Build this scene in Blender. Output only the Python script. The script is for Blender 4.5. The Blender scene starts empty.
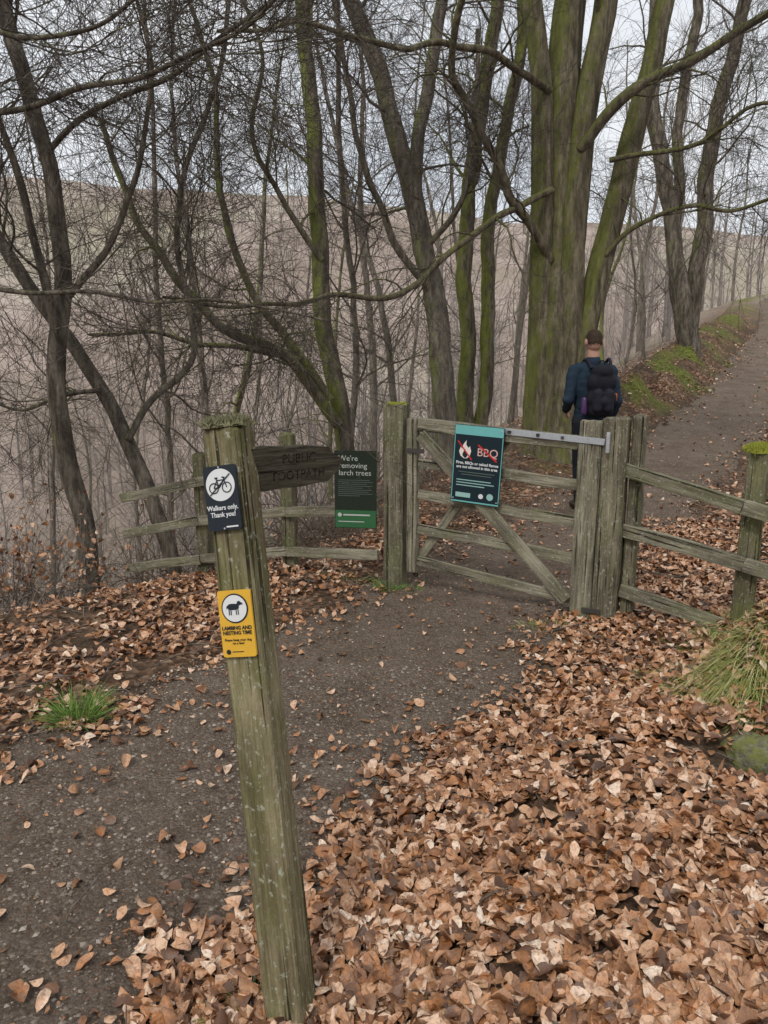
import bpy, math
import numpy as np
from mathutils import Vector, Matrix

rng = np.random.default_rng(11)
sc = bpy.context.scene
COL = sc.collection
sc.view_settings.view_transform = 'Standard'
sc.view_settings.look = 'None'
sc.view_settings.exposure = 0

# ------------------------------------------------------------------ camera
CAMZ = 1.6
PITCH = math.radians(12)
F = 740.0
cam = bpy.data.cameras.new("camera")
cam.sensor_fit = 'VERTICAL'
cam.sensor_height = 36
cam.lens = 26.0
cam.clip_start = 0.05
cam.clip_end = 3000
co = bpy.data.objects.new("camera", cam)
COL.objects.link(co)
co.location = (0, 0, CAMZ)
co.rotation_euler = (math.pi/2-PITCH, 0, 0)
sc.camera = co

def ray(px, py):
    u = (px-384)/F
    v = (512-py)/F
    c, s = math.cos(PITCH), math.sin(PITCH)
    return np.array([u, c+s*v, -s+c*v])

def S(px, py, Y):
    """survey point: bearing measured in the photo, real ground distance Y in metres"""
    d = ray(px, py)
    return np.array([d[0]*Y/d[1], Y, CAMZ+d[2]*Y/d[1]])

# ------------------------------------------------------------------ noise
def vnoise(x, y, seed=0.0):
    x = np.asarray(x, float); y = np.asarray(y, float)
    xi = np.floor(x); yi = np.floor(y)
    fx = x-xi; fy = y-yi
    fx = fx*fx*(3-2*fx); fy = fy*fy*(3-2*fy)
    def h(a, b):
        v = np.sin(a*127.1+b*311.7+seed*74.7)*43758.5453
        return v-np.floor(v)
    a = h(xi, yi); b = h(xi+1, yi); c = h(xi, yi+1); d = h(xi+1, yi+1)
    return (a*(1-fx)+b*fx)*(1-fy)+(c*(1-fx)+d*fx)*fy

def fbm(x, y, oct=3, seed=0.0):
    s = 0; a = 0.5; t = 0
    for i in range(oct):
        s = s+a*vnoise(x*2**i, y*2**i, seed+i*3.1)
        t += a; a *= 0.5
    return s/t-0.5

def sstep(a, b, x):
    t = np.clip((x-a)/(b-a), 0, 1)
    return t*t*(3-2*t)

def softplus(x, w):
    return w*np.logaddexp(0, x/w)

def polydist(x, y, poly):
    x = np.asarray(x, float); y = np.asarray(y, float)
    best = np.full(x.shape, 1e9); sgn = np.ones(x.shape)
    for (ax, ay), (bx, by) in zip(poly[:-1], poly[1:]):
        dx, dy = bx-ax, by-ay
        L2 = dx*dx+dy*dy
        t = np.clip(((x-ax)*dx+(y-ay)*dy)/L2, 0, 1)
        ex = x-(ax+t*dx); ey = y-(ay+t*dy)
        d = np.hypot(ex, ey)
        c = dx*ey-dy*ex
        m = d < best
        best = np.where(m, d, best)
        sgn = np.where(m, np.where(c >= 0, 1., -1.), sgn)
    return best*sgn

def catmull(pts, n, ts=None):
    P = np.asarray(pts, float)
    if len(P) == 2:
        t = np.linspace(0, 1, n)[:, None]
        return P[0]*(1-t)+P[1]*t
    Q = np.vstack([2*P[0]-P[1], P, 2*P[-1]-P[-2]])
    seg = np.linalg.norm(np.diff(P, axis=0), axis=1)
    cum = np.concatenate([[0], np.cumsum(seg)])
    ts = np.linspace(0, cum[-1], n) if ts is None else ts*cum[-1]
    out = []
    for t in ts:
        i = max(0, min(int(np.searchsorted(cum, t, side='right')-1), len(P)-2))
        f = (t-cum[i])/max(seg[i], 1e-9)
        p0, p1, p2, p3 = Q[i], Q[i+1], Q[i+2], Q[i+3]
        out.append(0.5*((2*p1)+(-p0+p2)*f+(2*p0-5*p1+4*p2-p3)*f*f+(-p0+3*p1-3*p2+p3)*f**3))
    return np.array(out)

PATHC = catmull([(-4.3, -2.2), (-2.75, 0.0), (-1.52, 1.5), (-.80, 2.5), (-.18, 3.5), (.38, 4.3), (.85, 5.0), (1.35, 6), (2.2, 7.3),
                 (4.0, 10), (7.3, 15), (10.1, 20), (13.0, 25), (17.2, 33), (20.5, 40), (30, 55)], 160)
PATHL = [tuple(p) for p in PATHC[::4]]+[tuple(PATHC[-1])]
EDGE = [(-9, -6), (-6.2, 0), (-4.3, 2.0), (-3.2, 3.1), (-2.3, 4.2), (-1.4, 5.0), (-.6, 5.6), (.1, 6.5), (.8, 8), (1.6, 10), (3.9, 13.5), (6.6, 18),
        (10.6, 24.5), (15.5, 33.5), (19, 41), (45, 80), (200, 300)]

def hwid(y):
    return .78-.06*sstep(6, 9, y)

def pathd(x, y):
    """<0 inside the path"""
    d = polydist(x, y, PATHL)
    n = .17*fbm(x*1.6, y*1.6, 3, 5.0)*2+.11*fbm(x*9, y*9, 2, 8.0)*2
    return d, np.abs(d)-hwid(y)+n

def height(x, y):
    x = np.asarray(x, float); y = np.asarray(y, float)
    rise = .14*softplus(y-8.5, 1.0)-.05*softplus(y-45, 4)
    d = polydist(x, y, EDGE)
    dp = np.maximum(d, 0)
    drop = np.where(dp < 4.58, .25*dp+.06*dp*dp, .25*4.58+.06*4.58**2+.8*(dp-4.58))
    pd = polydist(x, y, PATHL)
    r = np.maximum(-pd-hwid(y), -1.0)
    bank = .24*softplus(r-.45, .12)
    bank = 3.0*np.tanh(bank/3.0)
    lb = sstep(9, 14, y)*sstep(40, 25, y)*.42*np.exp(-(np.abs((pd-1.65)/.60))**3)*(1+.9*fbm(x*2, y*2, 3, 3.)*2)
    mound = .46*np.exp(-(((x-2.02)/.50)**2+((y-3.06)/.36)**2)**1.7)
    hollow = -.18*np.exp(-(((x-1.36)/.19)**2+((y-2.42)/.15)**2))
    pile = .05*np.exp(-(((x-.75)/.5)**2+((y-2.3)/.5)**2))
    a = rise-drop+bank+lb+mound+hollow+pile
    a = a+sstep(.2, 1.2, np.abs(pd)-.5)*(.10*fbm(x*.9, y*.9, 3, 2.)+.07*fbm(x*4, y*4, 2, 4.))+np.minimum(dp, 6)*.12*fbm(x*.5, y*.5, 2, 9.)
    q = .8*y-.3*x
    b = -16+np.minimum(np.maximum(q-35, 0)*.42, 1e9)
    b = 47-softplus(47-b, 5)+6*fbm(x/45, y/45, 3, 1.)*sstep(40, 90, y)
    k = 1.2
    return .5*(a+b+np.sqrt((a-b)**2+k*k))-.02

def hz(x, y):
    return float(height(np.array([x]), np.array([y]))[0])

def ground_at(px, py):
    d = ray(px, py)
    t = 0.5
    while t < 300:
        p = d*t
        if CAMZ+p[2] < hz(p[0], p[1]):
            return np.array([p[0], p[1], hz(p[0], p[1])])
        t += .02 if t < 10 else .2
    return np.array([0, 10, 0.])

# ------------------------------------------------------------------ mesh helpers
def build_mesh(name, V, faces, smooth=True):
    me = bpy.data.meshes.new(name)
    V = np.asarray(V, dtype=np.float32)
    me.vertices.add(len(V))
    me.vertices.foreach_set("co", V.ravel())
    faces = [np.asarray(f, dtype=np.int32) for f in faces if len(f)]
    nl = sum(f.size for f in faces)
    npol = sum(len(f) for f in faces)
    me.loops.add(nl)
    me.loops.foreach_set("vertex_index", np.concatenate([f.ravel() for f in faces]))
    me.polygons.add(npol)
    tot = np.concatenate([np.full(len(f), f.shape[1], dtype=np.int32) for f in faces])
    st = np.concatenate([[0], np.cumsum(tot)[:-1]]).astype(np.int32)
    me.polygons.foreach_set("loop_start", st)
    me.polygons.foreach_set("loop_total", tot)
    me.polygons.foreach_set("use_smooth", np.full(npol, smooth, dtype=bool))
    me.update(calc_edges=True)
    return me

class Geo:
    def __init__(s):
        s.V = []; s.F = {}; s.n = 0
    def add(s, V, *faces):
        for f in faces:
            f = np.asarray(f, dtype=np.int64)
            if len(f):
                s.F.setdefault(f.shape[1], []).append(f+s.n)
        s.V.append(np.asarray(V, float)); s.n += len(V)
    def verts(s):
        return np.vstack(s.V)
    def mesh(s, name, off=(0, 0, 0), smooth=True):
        return build_mesh(name, s.verts()-np.asarray(off), [np.vstack(v) for v in s.F.values()], smooth)

def nrm(a):
    return a/np.maximum(np.linalg.norm(a, axis=-1, keepdims=True), 1e-9)

def tubes(geo, P, R, sides, flute=0.0, lump=0.0):
    N, K, _ = P.shape
    if N == 0: return
    T = nrm(np.gradient(P, axis=1))
    mt = nrm(P[:, -1]-P[:, 0])
    ref = np.where(np.abs(mt[:, 2:3]) > .7, np.array([[1., 0, 0]]), np.array([[0, 0, 1.]]))
    U = nrm(np.cross(T, ref[:, None, :]))
    W = np.cross(T, U)
    th = np.arange(sides)*2*math.pi/sides
    c = np.cos(th)[None, None, :, None]; s = np.sin(th)[None, None, :, None]
    rr = np.repeat(R[:, :, None, None], sides, axis=2)
    if flute:
        ph = rng.uniform(0, 6, (N, 1, 1, 1)); zz = np.linspace(0, 1, K)[None, :, None, None]
        t4 = th[None, None, :, None]
        rr = rr*(1+flute*(.6*np.sin(3*t4+ph+2.5*zz)+.5*np.sin(5*t4+ph*2-3*zz)+.2*np.sin(9*t4+5*zz)+.35*np.sin(2*t4+19*zz)))
    if lump:
        seg = np.cumsum(np.concatenate([np.zeros((N, 1)), np.linalg.norm(np.diff(P, axis=1), axis=2)], 1), 1)[:, :, None, None]
        off = rng.uniform(0, 90, (N, 1, 1, 1))
        ln_ = fbm(c*1.3+seg*1.1+off, s*1.3+seg*2.3, 3, 2.)+.6*fbm(c*3.5+seg*5+off, s*3.5+seg*6, 2, 5.)
        rr = rr*(1+lump*2*ln_)
    V = P[:, :, None, :]+rr*(c*U[:, :, None, :]+s*W[:, :, None, :])
    base = (np.arange(N)*K*sides)[:, None, None]
    i = np.arange(K-1)[None, :, None]*sides
    j = np.arange(sides)[None, None, :]; j2 = (j+1) % sides
    Q = np.stack([base+i+j, base+i+j2, base+i+sides+j2, base+i+sides+j], -1).reshape(-1, 4)
    geo.add(V.reshape(-1, 3), Q)

def spawn(P, R, n, t0, t1, L0, L1, a0, a1, k, trop, wig, rf, rtip, rmax=.09, bias=None):
    N, K, _ = P.shape
    idx = np.repeat(np.arange(N), n); M = len(idx)
    t = rng.uniform(t0, t1, M)
    tk = t*(K-1); i = np.clip(np.floor(tk).astype(int), 0, K-2); f = (tk-i)[:, None]
    pos = P[idx, i]*(1-f)+P[idx, i+1]*f
    rad = R[idx, i]*(1-f[:, 0])+R[idx, i+1]*f[:, 0]
    tan = nrm(P[idx, i+1]-P[idx, i])
    rnd = rng.normal(size=(M, 3))
    if bias is not None: rnd = rnd+np.asarray(bias)
    perp = nrm(rnd-(rnd*tan).sum(1, keepdims=True)*tan)
    a = rng.uniform(a0, a1, M)[:, None]
    d = np.cos(a)*tan+np.sin(a)*perp
    L = rng.uniform(L0, L1, M)*(1-.45*t)
    step = (L/(k-1))[:, None]
    curl = rng.normal(size=(M, 3))*wig*.5
    pts = [pos]
    for j in range(k-1):
        d = nrm(d+curl+rng.normal(size=(M, 3))*wig+np.array([0, 0, trop]))
        pos = pos+d*step
        pts.append(pos)
    PP = np.stack(pts, 1)
    r0 = np.clip(rad*rf, rtip*1.3, rmax)
    R2 = r0[:, None]+(rtip-r0[:, None])*np.linspace(0, 1, k)[None, :]**.7
    return PP, R2

def link(ob):
    COL.objects.link(ob); return ob

def thing(name, loc, label, category, group=None, mat=None):
    e = bpy.data.objects.new(name, None)
    e.empty_display_size = .1
    link(e)
    if mat is not None: e.matrix_basis = mat
    else: e.location = Vector([float(c) for c in loc])
    e["label"] = label; e["category"] = category
    if group: e["group"] = group
    return e

def part(name, me, root, material=None, world=None, local=None, label=None):
    ob = bpy.data.objects.new(name, me)
    link(ob)
    if material is not None:
        me.materials.clear(); me.materials.append(material)
    ob.parent = root
    if world is not None:
        ob.matrix_basis = root.matrix_basis.inverted() @ world
    elif local is not None:
        ob.matrix_basis = local
    if label: ob["label"] = label
    return ob

# ------------------------------------------------------------------ materials
class NT:
    def __init__(s, name):
        s.m = bpy.data.materials.new(name); s.m.use_nodes = True
        s.t = s.m.node_tree; s.b = s.t.nodes["Principled BSDF"]
    def n(s, typ, **kw):
        nd = s.t.nodes.new(typ)
        for k, v in kw.items(): setattr(nd, k, v)
        return nd
    def l(s, a, b): s.t.links.new(a, b)
    def coords(s, scale=(1, 1, 1), kind='Object'):
        tc = s.n('ShaderNodeTexCoord'); mp = s.n('ShaderNodeMapping')
        mp.inputs['Scale'].default_value = scale
        s.l(tc.outputs[kind], mp.inputs['Vector'])
        return mp.outputs['Vector']
    def noise(s, vec, scale, detail=4, rough=.6, rand=False):
        nd = s.n('ShaderNodeTexNoise')
        if rand:
            nd.noise_dimensions = '4D'
            oi = s.n('ShaderNodeObjectInfo'); mm = s.n('ShaderNodeMath', operation='MULTIPLY'); mm.inputs[1].default_value = 37
            s.l(oi.outputs['Random'], mm.inputs[0]); s.l(mm.outputs[0], nd.inputs['W'])
        nd.inputs['Scale'].default_value = scale; nd.inputs['Detail'].default_value = detail; nd.inputs['Roughness'].default_value = rough
        s.l(vec, nd.inputs['Vector'])
        return nd.outputs['Fac']
    def ramp(s, fac, stops, interp='LINEAR'):
        r = s.n('ShaderNodeValToRGB'); e = r.color_ramp.elements; r.color_ramp.interpolation = interp
        while len(e) < len(stops): e.new(.5)
        for el, (p, c) in zip(e, stops):
            el.position = p; el.color = (c[0], c[1], c[2], 1) if isinstance(c, (tuple, list)) else (c, c, c, 1)
        s.l(fac, r.inputs['Fac'])
        return r.outputs['Color']
    def mix(s, fac, a, b, mode='MIX'):
        m = s.n('ShaderNodeMix', data_type='RGBA', blend_type=mode)
        for v, i in ((fac, 0), (a, 6), (b, 7)):
            if isinstance(v, (int, float)): m.inputs[i].default_value = v
            elif isinstance(v, tuple): m.inputs[i].default_value = (*v, 1)
            else: s.l(v, m.inputs[i])
        return m.outputs[2]
    def math(s, op, a, b=0.0):
        m = s.n('ShaderNodeMath', operation=op)
        for v, i in ((a, 0), (b, 1)):
            if isinstance(v, (int, float)): m.inputs[i].default_value = v
            else: s.l(v, m.inputs[i])
        return m.outputs[0]
    def bump(s, h, strength=.5, dist=.01):
        b = s.n('ShaderNodeBump'); b.inputs['Strength'].default_value = strength; b.inputs['Distance'].default_value = dist
        s.l(h, b.inputs['Height']); s.l(b.outputs[0], s.b.inputs['Normal'])
    def col(s, c):
        if isinstance(c, tuple): s.b.inputs['Base Color'].default_value = (*c, 1)
        else: s.l(c, s.b.inputs['Base Color'])
    def rough(s, r, spec=.3):
        if isinstance(r, (int, float)): s.b.inputs['Roughness'].default_value = r
        else: s.l(r, s.b.inputs['Roughness'])
        s.b.inputs['Specular IOR Level'].default_value = spec

def wood(name, dark, light, moss=.5, mosscol=(.16, .175, .055)):
    w = NT(name)
    g = w.noise(w.coords((1, 1, .035)), 150, 8, .7, True)
    g2 = w.noise(w.coords((1, 1, .06)), 34, 5, .65, True)
    st = w.noise(w.coords((1, 1, .35)), 9, 6, .7, True)
    gg_ = w.mix(.45, g, g2)
    c = w.ramp(gg_, [(.3, tuple(x*.45 for x in dark)), (.44, dark), (.54, tuple((a+b)/2 for a, b in zip(dark, light))), (.66, light)])
    c = w.mix(w.ramp(st, [(.40, .0), (.64, .75)]), c, tuple(x*.40 for x in dark), 'MIX')
    cr = w.ramp(w.noise(w.coords((1, 1, .022)), 55, 4, .55, True), [(.36, 1.), (.40, .0)])
    c = w.mix(w.math('MULTIPLY', cr, .9), c, (.014, .011, .008))
    mo = w.ramp(w.noise(w.coords((1, 1, .45)), 6.5, 9, .85, True), [(.62-.28*moss, 0.), (.84-.28*moss, 1.)])
    c = w.mix(w.math('MULTIPLY', mo, .7), c, mosscol)
    lich = w.ramp(w.noise(w.coords((1, 1, .8)), 60, 5, .75, True), [(.57, 0.), (.64, .7)])
    c = w.mix(lich, c, (.46, .48, .38))
    w.col(c); w.rough(.88, .12)
    h = w.mix(.4, gg_, w.noise(w.coords((1, 1, .3)), 200, 3, .6, True))
    w.bump(w.math('SUBTRACT', h, w.math('MULTIPLY', cr, .8)), 1.0, .012)
    return w.m

M_post = wood("weathered_post_wood", (.15, .12, .068), (.44, .375, .235), .54, (.155, .175, .045))
M_fence = wood("weathered_fence_wood", (.18, .16, .112), (.49, .45, .34), .45, (.19, .21, .07))
M_gpost = wood("gatepost_wood", (.14, .12, .083), (.40, .355, .26), .50, (.17, .19, .06))
M_mossy = wood("mossy_post_wood", (.11, .093, .065), (.30, .26, .18), .62, (.18, .205, .055))

def bark(name, dark, light, moss, mosscol=(.20, .22, .05), sc_=1.0, ridge=0.0, blotch=.45):
    w = NT(name)
    n1 = w.noise(w.coords((1, 1, .22)), 16*sc_, 9, .76); n2 = w.noise(w.coords((1, 1, .4)), 3*sc_, 6, .7)
    nr = w.noise(w.coords((1, 1, .06)), 9*sc_, 5, .6)
    c = w.ramp(n1, [(.3, tuple(x*.55 for x in dark)), (.44, dark), (.64, light)])
    if ridge: c = w.mix(w.ramp(nr, [(.34, ridge), (.46, 0.)]), c, tuple(x*.35 for x in dark))
    geo = w.n('ShaderNodeNewGeometry'); sx = w.n('ShaderNodeSeparateXYZ'); w.l(geo.outputs['Normal'], sx.inputs[0])
    side = w.math('ADD', w.math('MULTIPLY', sx.outputs[0], -.12), w.math('MULTIPLY', sx.outputs[2], .14))
    nn = w.math('ADD', w.noise(w.coords((1, 1, .5)), 2.9*sc_, 10, .86), side)
    mo = w.ramp(nn, [(.74-.32*moss, 0.), (.84-.32*moss, 1.)])
    c = w.mix(w.math('MULTIPLY', mo, .85), c, w.mix(n1, tuple(x*.3 for x in mosscol), tuple(x*1.5 for x in mosscol)))
    c = w.mix(w.ramp(n2, [(.34, blotch), (.56, 0.)]), c, tuple(x*.5 for x in dark))  # random darker blotches in the bark colour
    w.col(c); w.rough(.9, .12); w.bump(w.math('ADD', n1, nr) if ridge else n1, 1.0, .035)
    return w.m

M_bark_dark = bark("dark_bark", (.085, .071, .056), (.29, .25, .195), .44, (.19, .21, .052))
M_bark_moss = bark("mossy_bark", (.095, .08, .06), (.30, .255, .185), .88, (.24, .28, .055))
M_bark_beech = bark("beech_bark", (.11, .092, .062), (.31, .265, .18), .74, (.175, .19, .05), .9, .6, .45)
M_bark_grey = bark("grey_bark", (.12, .105, .083), (.33, .285, .225), .58, (.20, .23, .06))
M_twig = bark("twig_bark", (.085, .07, .057), (.235, .195, .16), .15)
M_twig2 = bark("twig_bark_pale", (.18, .15, .125), (.36, .31, .265), .12)
M_bramble = bark("bramble_stem", (.13, .095, .07), (.32, .24, .185), .2)
M_far = bark("hazed_far_bark", (.27, .235, .215), (.41, .36, .325), .10)  # distance haze painted in as a paler, flatter bark colour
M_bark_pale = bark("pale_bark", (.17, .145, .12), (.37, .325, .27), .42, (.23, .25, .085))

def plain(name, c, r=.6, spec=.3, var=.15, scale=30, metal=0):
    w = NT(name)
    n = w.noise(w.coords(), scale, 4, .6)
    w.col(w.mix(n, tuple(x*(1-var*1.4) for x in c), tuple(min(1, x*(1+var)) for x in c)))
    w.rough(r, spec); w.b.inputs['Metallic'].default_value = metal
    return w.m

M_black = plain("sign_black", (.020, .026, .034), .5, .2)
M_white = plain("sign_white", (.70, .71, .70), .5, .3, .06)
M_offwhite = plain("sign_off_white", (.48, .50, .46), .6, .3, .06)
M_yellow = plain("sign_yellow", (.72, .41, .04), .5, .3, .10)
M_teal = plain("sign_teal", (.16, .46, .44), .45, .3, .08)
M_tealdk = plain("sign_dark_teal", (.013, .026, .033), .5, .15, .1)
M_green = plain("sign_green", (.035, .13, .05), .5, .3, .1)
M_dkgreen = plain("sign_dark_green", (.024, .034, .022), .55, .12, .2)
M_palegreen = plain("sign_pale_teal", (.30, .50, .46), .5, .3, .05)
M_smallprint = plain("sign_small_print", (.13, .16, .135), .5, .3, .05)
M_red = plain("sign_red", (.60, .03, .025), .5, .3, .05)
M_pink = plain("flame_pale", (.80, .70, .64), .5, .3, .05)
M_salmon = plain("lettering_salmon", (.70, .44, .40), .5, .3, .05)
M_metal = plain("galvanised_steel", (.50, .52, .54), .45, .5, .2, 60, .6)
M_rust = plain("dark_iron", (.09, .08, .07), .6, .4, .3, 60, .5)

w = NT("dead_leaf")
at = w.n('ShaderNodeAttribute', attribute_name="tint")
c = w.ramp(at.outputs['Fac'], [(0, (.05, .026, .016)), (.22, (.15, .07, .036)), (.44, (.36, .175, .085)), (.64, (.57, .325, .185)), (.84, (.74, .50, .34)), (1, (.86, .71, .56))])
c = w.mix(w.ramp(w.noise(w.coords(), 22, 2, .5), [(.50, 0.), (.62, .5)]), c, (.54, .22, .07))
n = w.noise(w.coords(), 90, 4, .65)
c = w.mix(w.ramp(n, [(.34, .6), (.54, 0.)]), c, (.12, .06, .03))
w.col(c); w.rough(.34, .5)
w.bump(w.noise(w.coords(), 160, 3, .6), .6, .004)
M_leaf = w.m

def blade(name, a, b, c_=None):
    w = NT(name)
    at = w.n('ShaderNodeAttribute', attribute_name="tint")
    st = [(0, a), (1, b)] if c_ is None else [(0, a), (.5, b), (1, c_)]
    w.col(w.ramp(at.outputs['Fac'], st)); w.rough(.6, .25)
    return w.m
M_grass = blade("green_grass", (.06, .15, .02), (.24, .36, .08))
M_straw = blade("straw_grass", (.10, .15, .025), (.30, .34, .08), (.64, .57, .31))
M_stone = blade("pebble_grey", (.10, .074, .053), (.235, .19, .15), (.42, .36, .30))

# ground
w = NT("woodland_ground")
mk = w.n('ShaderNodeAttribute', attribute_name="mask"); sp = w.n('ShaderNodeSeparateColor'); w.l(mk.outputs['Color'], sp.inputs[0])
oc = w.coords()
vo = w.n('ShaderNodeTexVoronoi'); vo.inputs['Scale'].default_value = 28; w.l(oc, vo.inputs['Vector'])
vs = w.n('ShaderNodeSeparateColor'); w.l(vo.outputs['Color'], vs.inputs[0])
lit = w.ramp(vs.outputs[0], [(0, (.04, .024, .016)), (.4, (.16, .085, .048)), (.75, (.36, .21, .13)), (1, (.56, .38, .26))])
lit = w.mix(w.ramp(w.noise(oc, 1.6, 6, .7), [(.42, 0.), (.62, .85)]), lit, (.085, .06, .04))
soil = w.ramp(w.noise(oc, 30, 6, .7), [(.3, (.035, .025, .018)), (.7, (.13, .09, .06))])
near = w.mix(sp.outputs[0], soil, lit)
slope = w.ramp(w.noise(oc, 3.0, 10, .8), [(.30, (.08, .062, .043)), (.45, (.22, .17, .13)), (.58, (.36, .29, .225)), (.72, (.46, .39, .31))])
slope = w.mix(w.ramp(w.noise(oc, .8, 6, .7), [(.48, 0.), (.62, .5)]), slope, (.16, .16, .08))
hill = w.ramp(w.noise(oc, .022, 5, .55), [(.36, (.31, .25, .20)), (.46, (.42, .335, .285)), (.53, (.49, .395, .345)), (.62, (.52, .46, .375))])  # far hillside kept pale: the haze is mixed into its colours
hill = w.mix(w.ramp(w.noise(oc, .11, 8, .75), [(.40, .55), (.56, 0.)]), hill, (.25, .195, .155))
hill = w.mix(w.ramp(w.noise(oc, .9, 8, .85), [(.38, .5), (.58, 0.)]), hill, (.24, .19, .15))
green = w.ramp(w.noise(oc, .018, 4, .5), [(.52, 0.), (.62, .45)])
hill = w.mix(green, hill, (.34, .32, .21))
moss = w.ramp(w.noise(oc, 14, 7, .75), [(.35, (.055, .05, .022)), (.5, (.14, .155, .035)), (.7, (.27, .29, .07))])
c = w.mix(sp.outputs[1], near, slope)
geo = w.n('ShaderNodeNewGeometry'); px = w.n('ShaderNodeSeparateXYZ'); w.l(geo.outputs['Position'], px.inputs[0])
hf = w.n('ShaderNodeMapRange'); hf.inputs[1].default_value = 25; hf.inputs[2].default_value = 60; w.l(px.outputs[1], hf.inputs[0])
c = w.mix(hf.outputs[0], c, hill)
c = w.mix(sp.outputs[2], c, moss)
w.col(c); w.rough(.9, .1)
w.bump(w.math('ADD', vo.outputs['Distance'], w.noise(oc, 40, 5, .7)), .8, .025)
M_ground = w.m

w = NT("gravel_path")
oc = w.coords()
base = w.ramp(w.noise(oc, 2.6, 10, .78), [(.36, (.125, .092, .066)), (.47, (.215, .163, .122)), (.56, (.27, .21, .163)), (.66, (.35, .285, .228))])
v1 = w.n('ShaderNodeTexVoronoi'); v1.inputs['Scale'].default_value = 100; w.l(oc, v1.inputs['Vector'])
s1 = w.n('ShaderNodeSeparateColor'); w.l(v1.outputs['Color'], s1.inputs[0])
st = w.ramp(s1.outputs[0], [(0, (.08, .058, .042)), (.5, (.19, .145, .108)), (.85, (.31, .25, .20)), (1, (.44, .375, .31))])
c = w.mix(.44, base, st)
c = w.mix(w.ramp(w.noise(oc, 120, 7, .82), [(.38, .65), (.50, 0.)]), c, (.065, .046, .033))
c = w.mix(w.ramp(w.noise(oc, 38, 5, .7), [(.56, 0.), (.64, .5)]), c, (.30, .175, .105))
w.col(c); w.rough(.92, .1)
w.bump(w.math('ADD', w.math('MULTIPLY', v1.outputs['Distance'], -.7), w.math('MULTIPLY', w.noise(oc, 60, 8, .8), 1.6)), 1.0, .015)
M_path = w.m

# ------------------------------------------------------------------ world + sun
wd = bpy.data.worlds.new("World"); sc.world = wd; wd.use_nodes = True
t = wd.node_tree; bg = t.nodes['Background']
sky = t.nodes.new('ShaderNodeTexSky'); sky.sky_type = 'NISHITA'; sky.sun_disc = False
sky.sun_elevation = math.radians(50); sky.sun_rotation = math.radians(205); sky.dust_density = 3
tc = t.nodes.new('ShaderNodeTexCoord'); nz = t.nodes.new('ShaderNodeTexNoise'); nz.inputs['Scale'].default_value = 2.2; nz.inputs['Detail'].default_value = 6
t.links.new(tc.outputs['Generated'], nz.inputs['Vector'])
cr = t.nodes.new('ShaderNodeValToRGB'); cr.color_ramp.elements[0].color = (.70, .75, .82, 1); cr.color_ramp.elements[1].color = (.92, .93, .95, 1)
cr.color_ramp.elements[0].position = .35; cr.color_ramp.elements[1].position = .65
t.links.new(nz.outputs['Fac'], cr.inputs[0])
sc1 = t.nodes.new('ShaderNodeVectorMath'); sc1.operation = 'SCALE'; sc1.inputs['Scale'].default_value = 8.6
t.links.new(cr.outputs[0], sc1.inputs[0])
mx = t.nodes.new('ShaderNodeMix'); mx.data_type = 'RGBA'; mx.inputs[0].default_value = .92
t.links.new(sky.outputs[0], mx.inputs[6]); t.links.new(sc1.outputs[0], mx.inputs[7])
t.links.new(mx.outputs[2], bg.inputs[0]); bg.inputs[1].default_value = .128
sun = bpy.data.lights.new("sun", 'SUN'); sun.energy = 1.5; sun.angle = math.radians(14); sun.color = (1, .96, .9)
so = bpy.data.objects.new("sun", sun); link(so)
so.rotation_euler = (math.radians(40), 0, math.radians(-25))

# ------------------------------------------------------------------ ground sheet
def axis(lo, hi, f0, f1, step, g):
    mid = list(np.arange(f0, f1+1e-6, step))
    a = []; s = step; x = f1
    while x < hi:
        s *= g; x += s; a.append(x)
    b = []; s = step; x = f0
    while x > lo:
        s *= g; x -= s; b.append(x)
    return np.array(b[::-1]+mid+a)
gx = axis(-700, 700, -4.2, 4.6, .045, 1.055)
gy = axis(-30, 900, .4, 8.0, .045, 1.04)
X, Y = np.meshgrid(gx, gy)
Z = height(X, Y)
pd, pin = pathd(X, Y)
Z = Z-.05*sstep(.02, -.12, pin)
nearm = sstep(12, 8, Y)
Z = Z+.018*fbm(X*14, Y*14, 2, 3.)*2*sstep(0, .2, pin)*nearm
ed = polydist(X, Y, EDGE)
nx_, ny_ = len(gx), len(gy)
ii = np.arange(ny_-1)[:, None]*nx_+np.arange(nx_-1)[None, :]
Q = np.stack([ii, ii+1, ii+1+nx_, ii+nx_], -1).reshape(-1, 4)
me = build_mesh("ground", np.stack([X, Y, Z], -1).reshape(-1, 3), [Q])
mask = np.zeros((nx_*ny_, 4), np.float32)
leafm = sstep(-.1, .25, pin)*(.45+.55*sstep(-.3, .3, fbm(X*2.3, Y*2.3, 3, 12.)*2))
holl = np.exp(-(((X-1.36)/.26)**2+((Y-2.42)/.24)**2))
face = np.exp(-(((X-1.68)/.34)**2+((Y-2.64)/.18)**2))
leafm = leafm*(1-np.clip(np.maximum(holl, face)*1.3, 0, 1))
mask[:, 0] = leafm.ravel()
mask[:, 1] = (sstep(.6, 2.5, ed)*.95).ravel()
mossb = sstep(8.5, 11, Y)*sstep(45, 25, Y)*np.exp(-((pd-1.5)/.6)**2)*sstep(-.05, .35, fbm(X*1.3, Y*1.3, 4, 6.)*2)
mossb = mossb+sstep(28, 34, Y)*sstep(70, 50, Y)*sstep(1.2, 1.6, np.abs(pd))*(ed < 0)*.8
mmnd = 1.0*np.exp(-(((X-1.92)/.50)**2+((Y-2.98)/.38)**2)**1.5)
mask[:, 2] = np.clip(mossb*1.2+mmnd, 0, 1).ravel(); mask[:, 3] = 1
ca = me.color_attributes.new("mask", 'FLOAT_COLOR', 'POINT'); ca.data.foreach_set("color", mask.ravel())
me.materials.append(M_ground)
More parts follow.
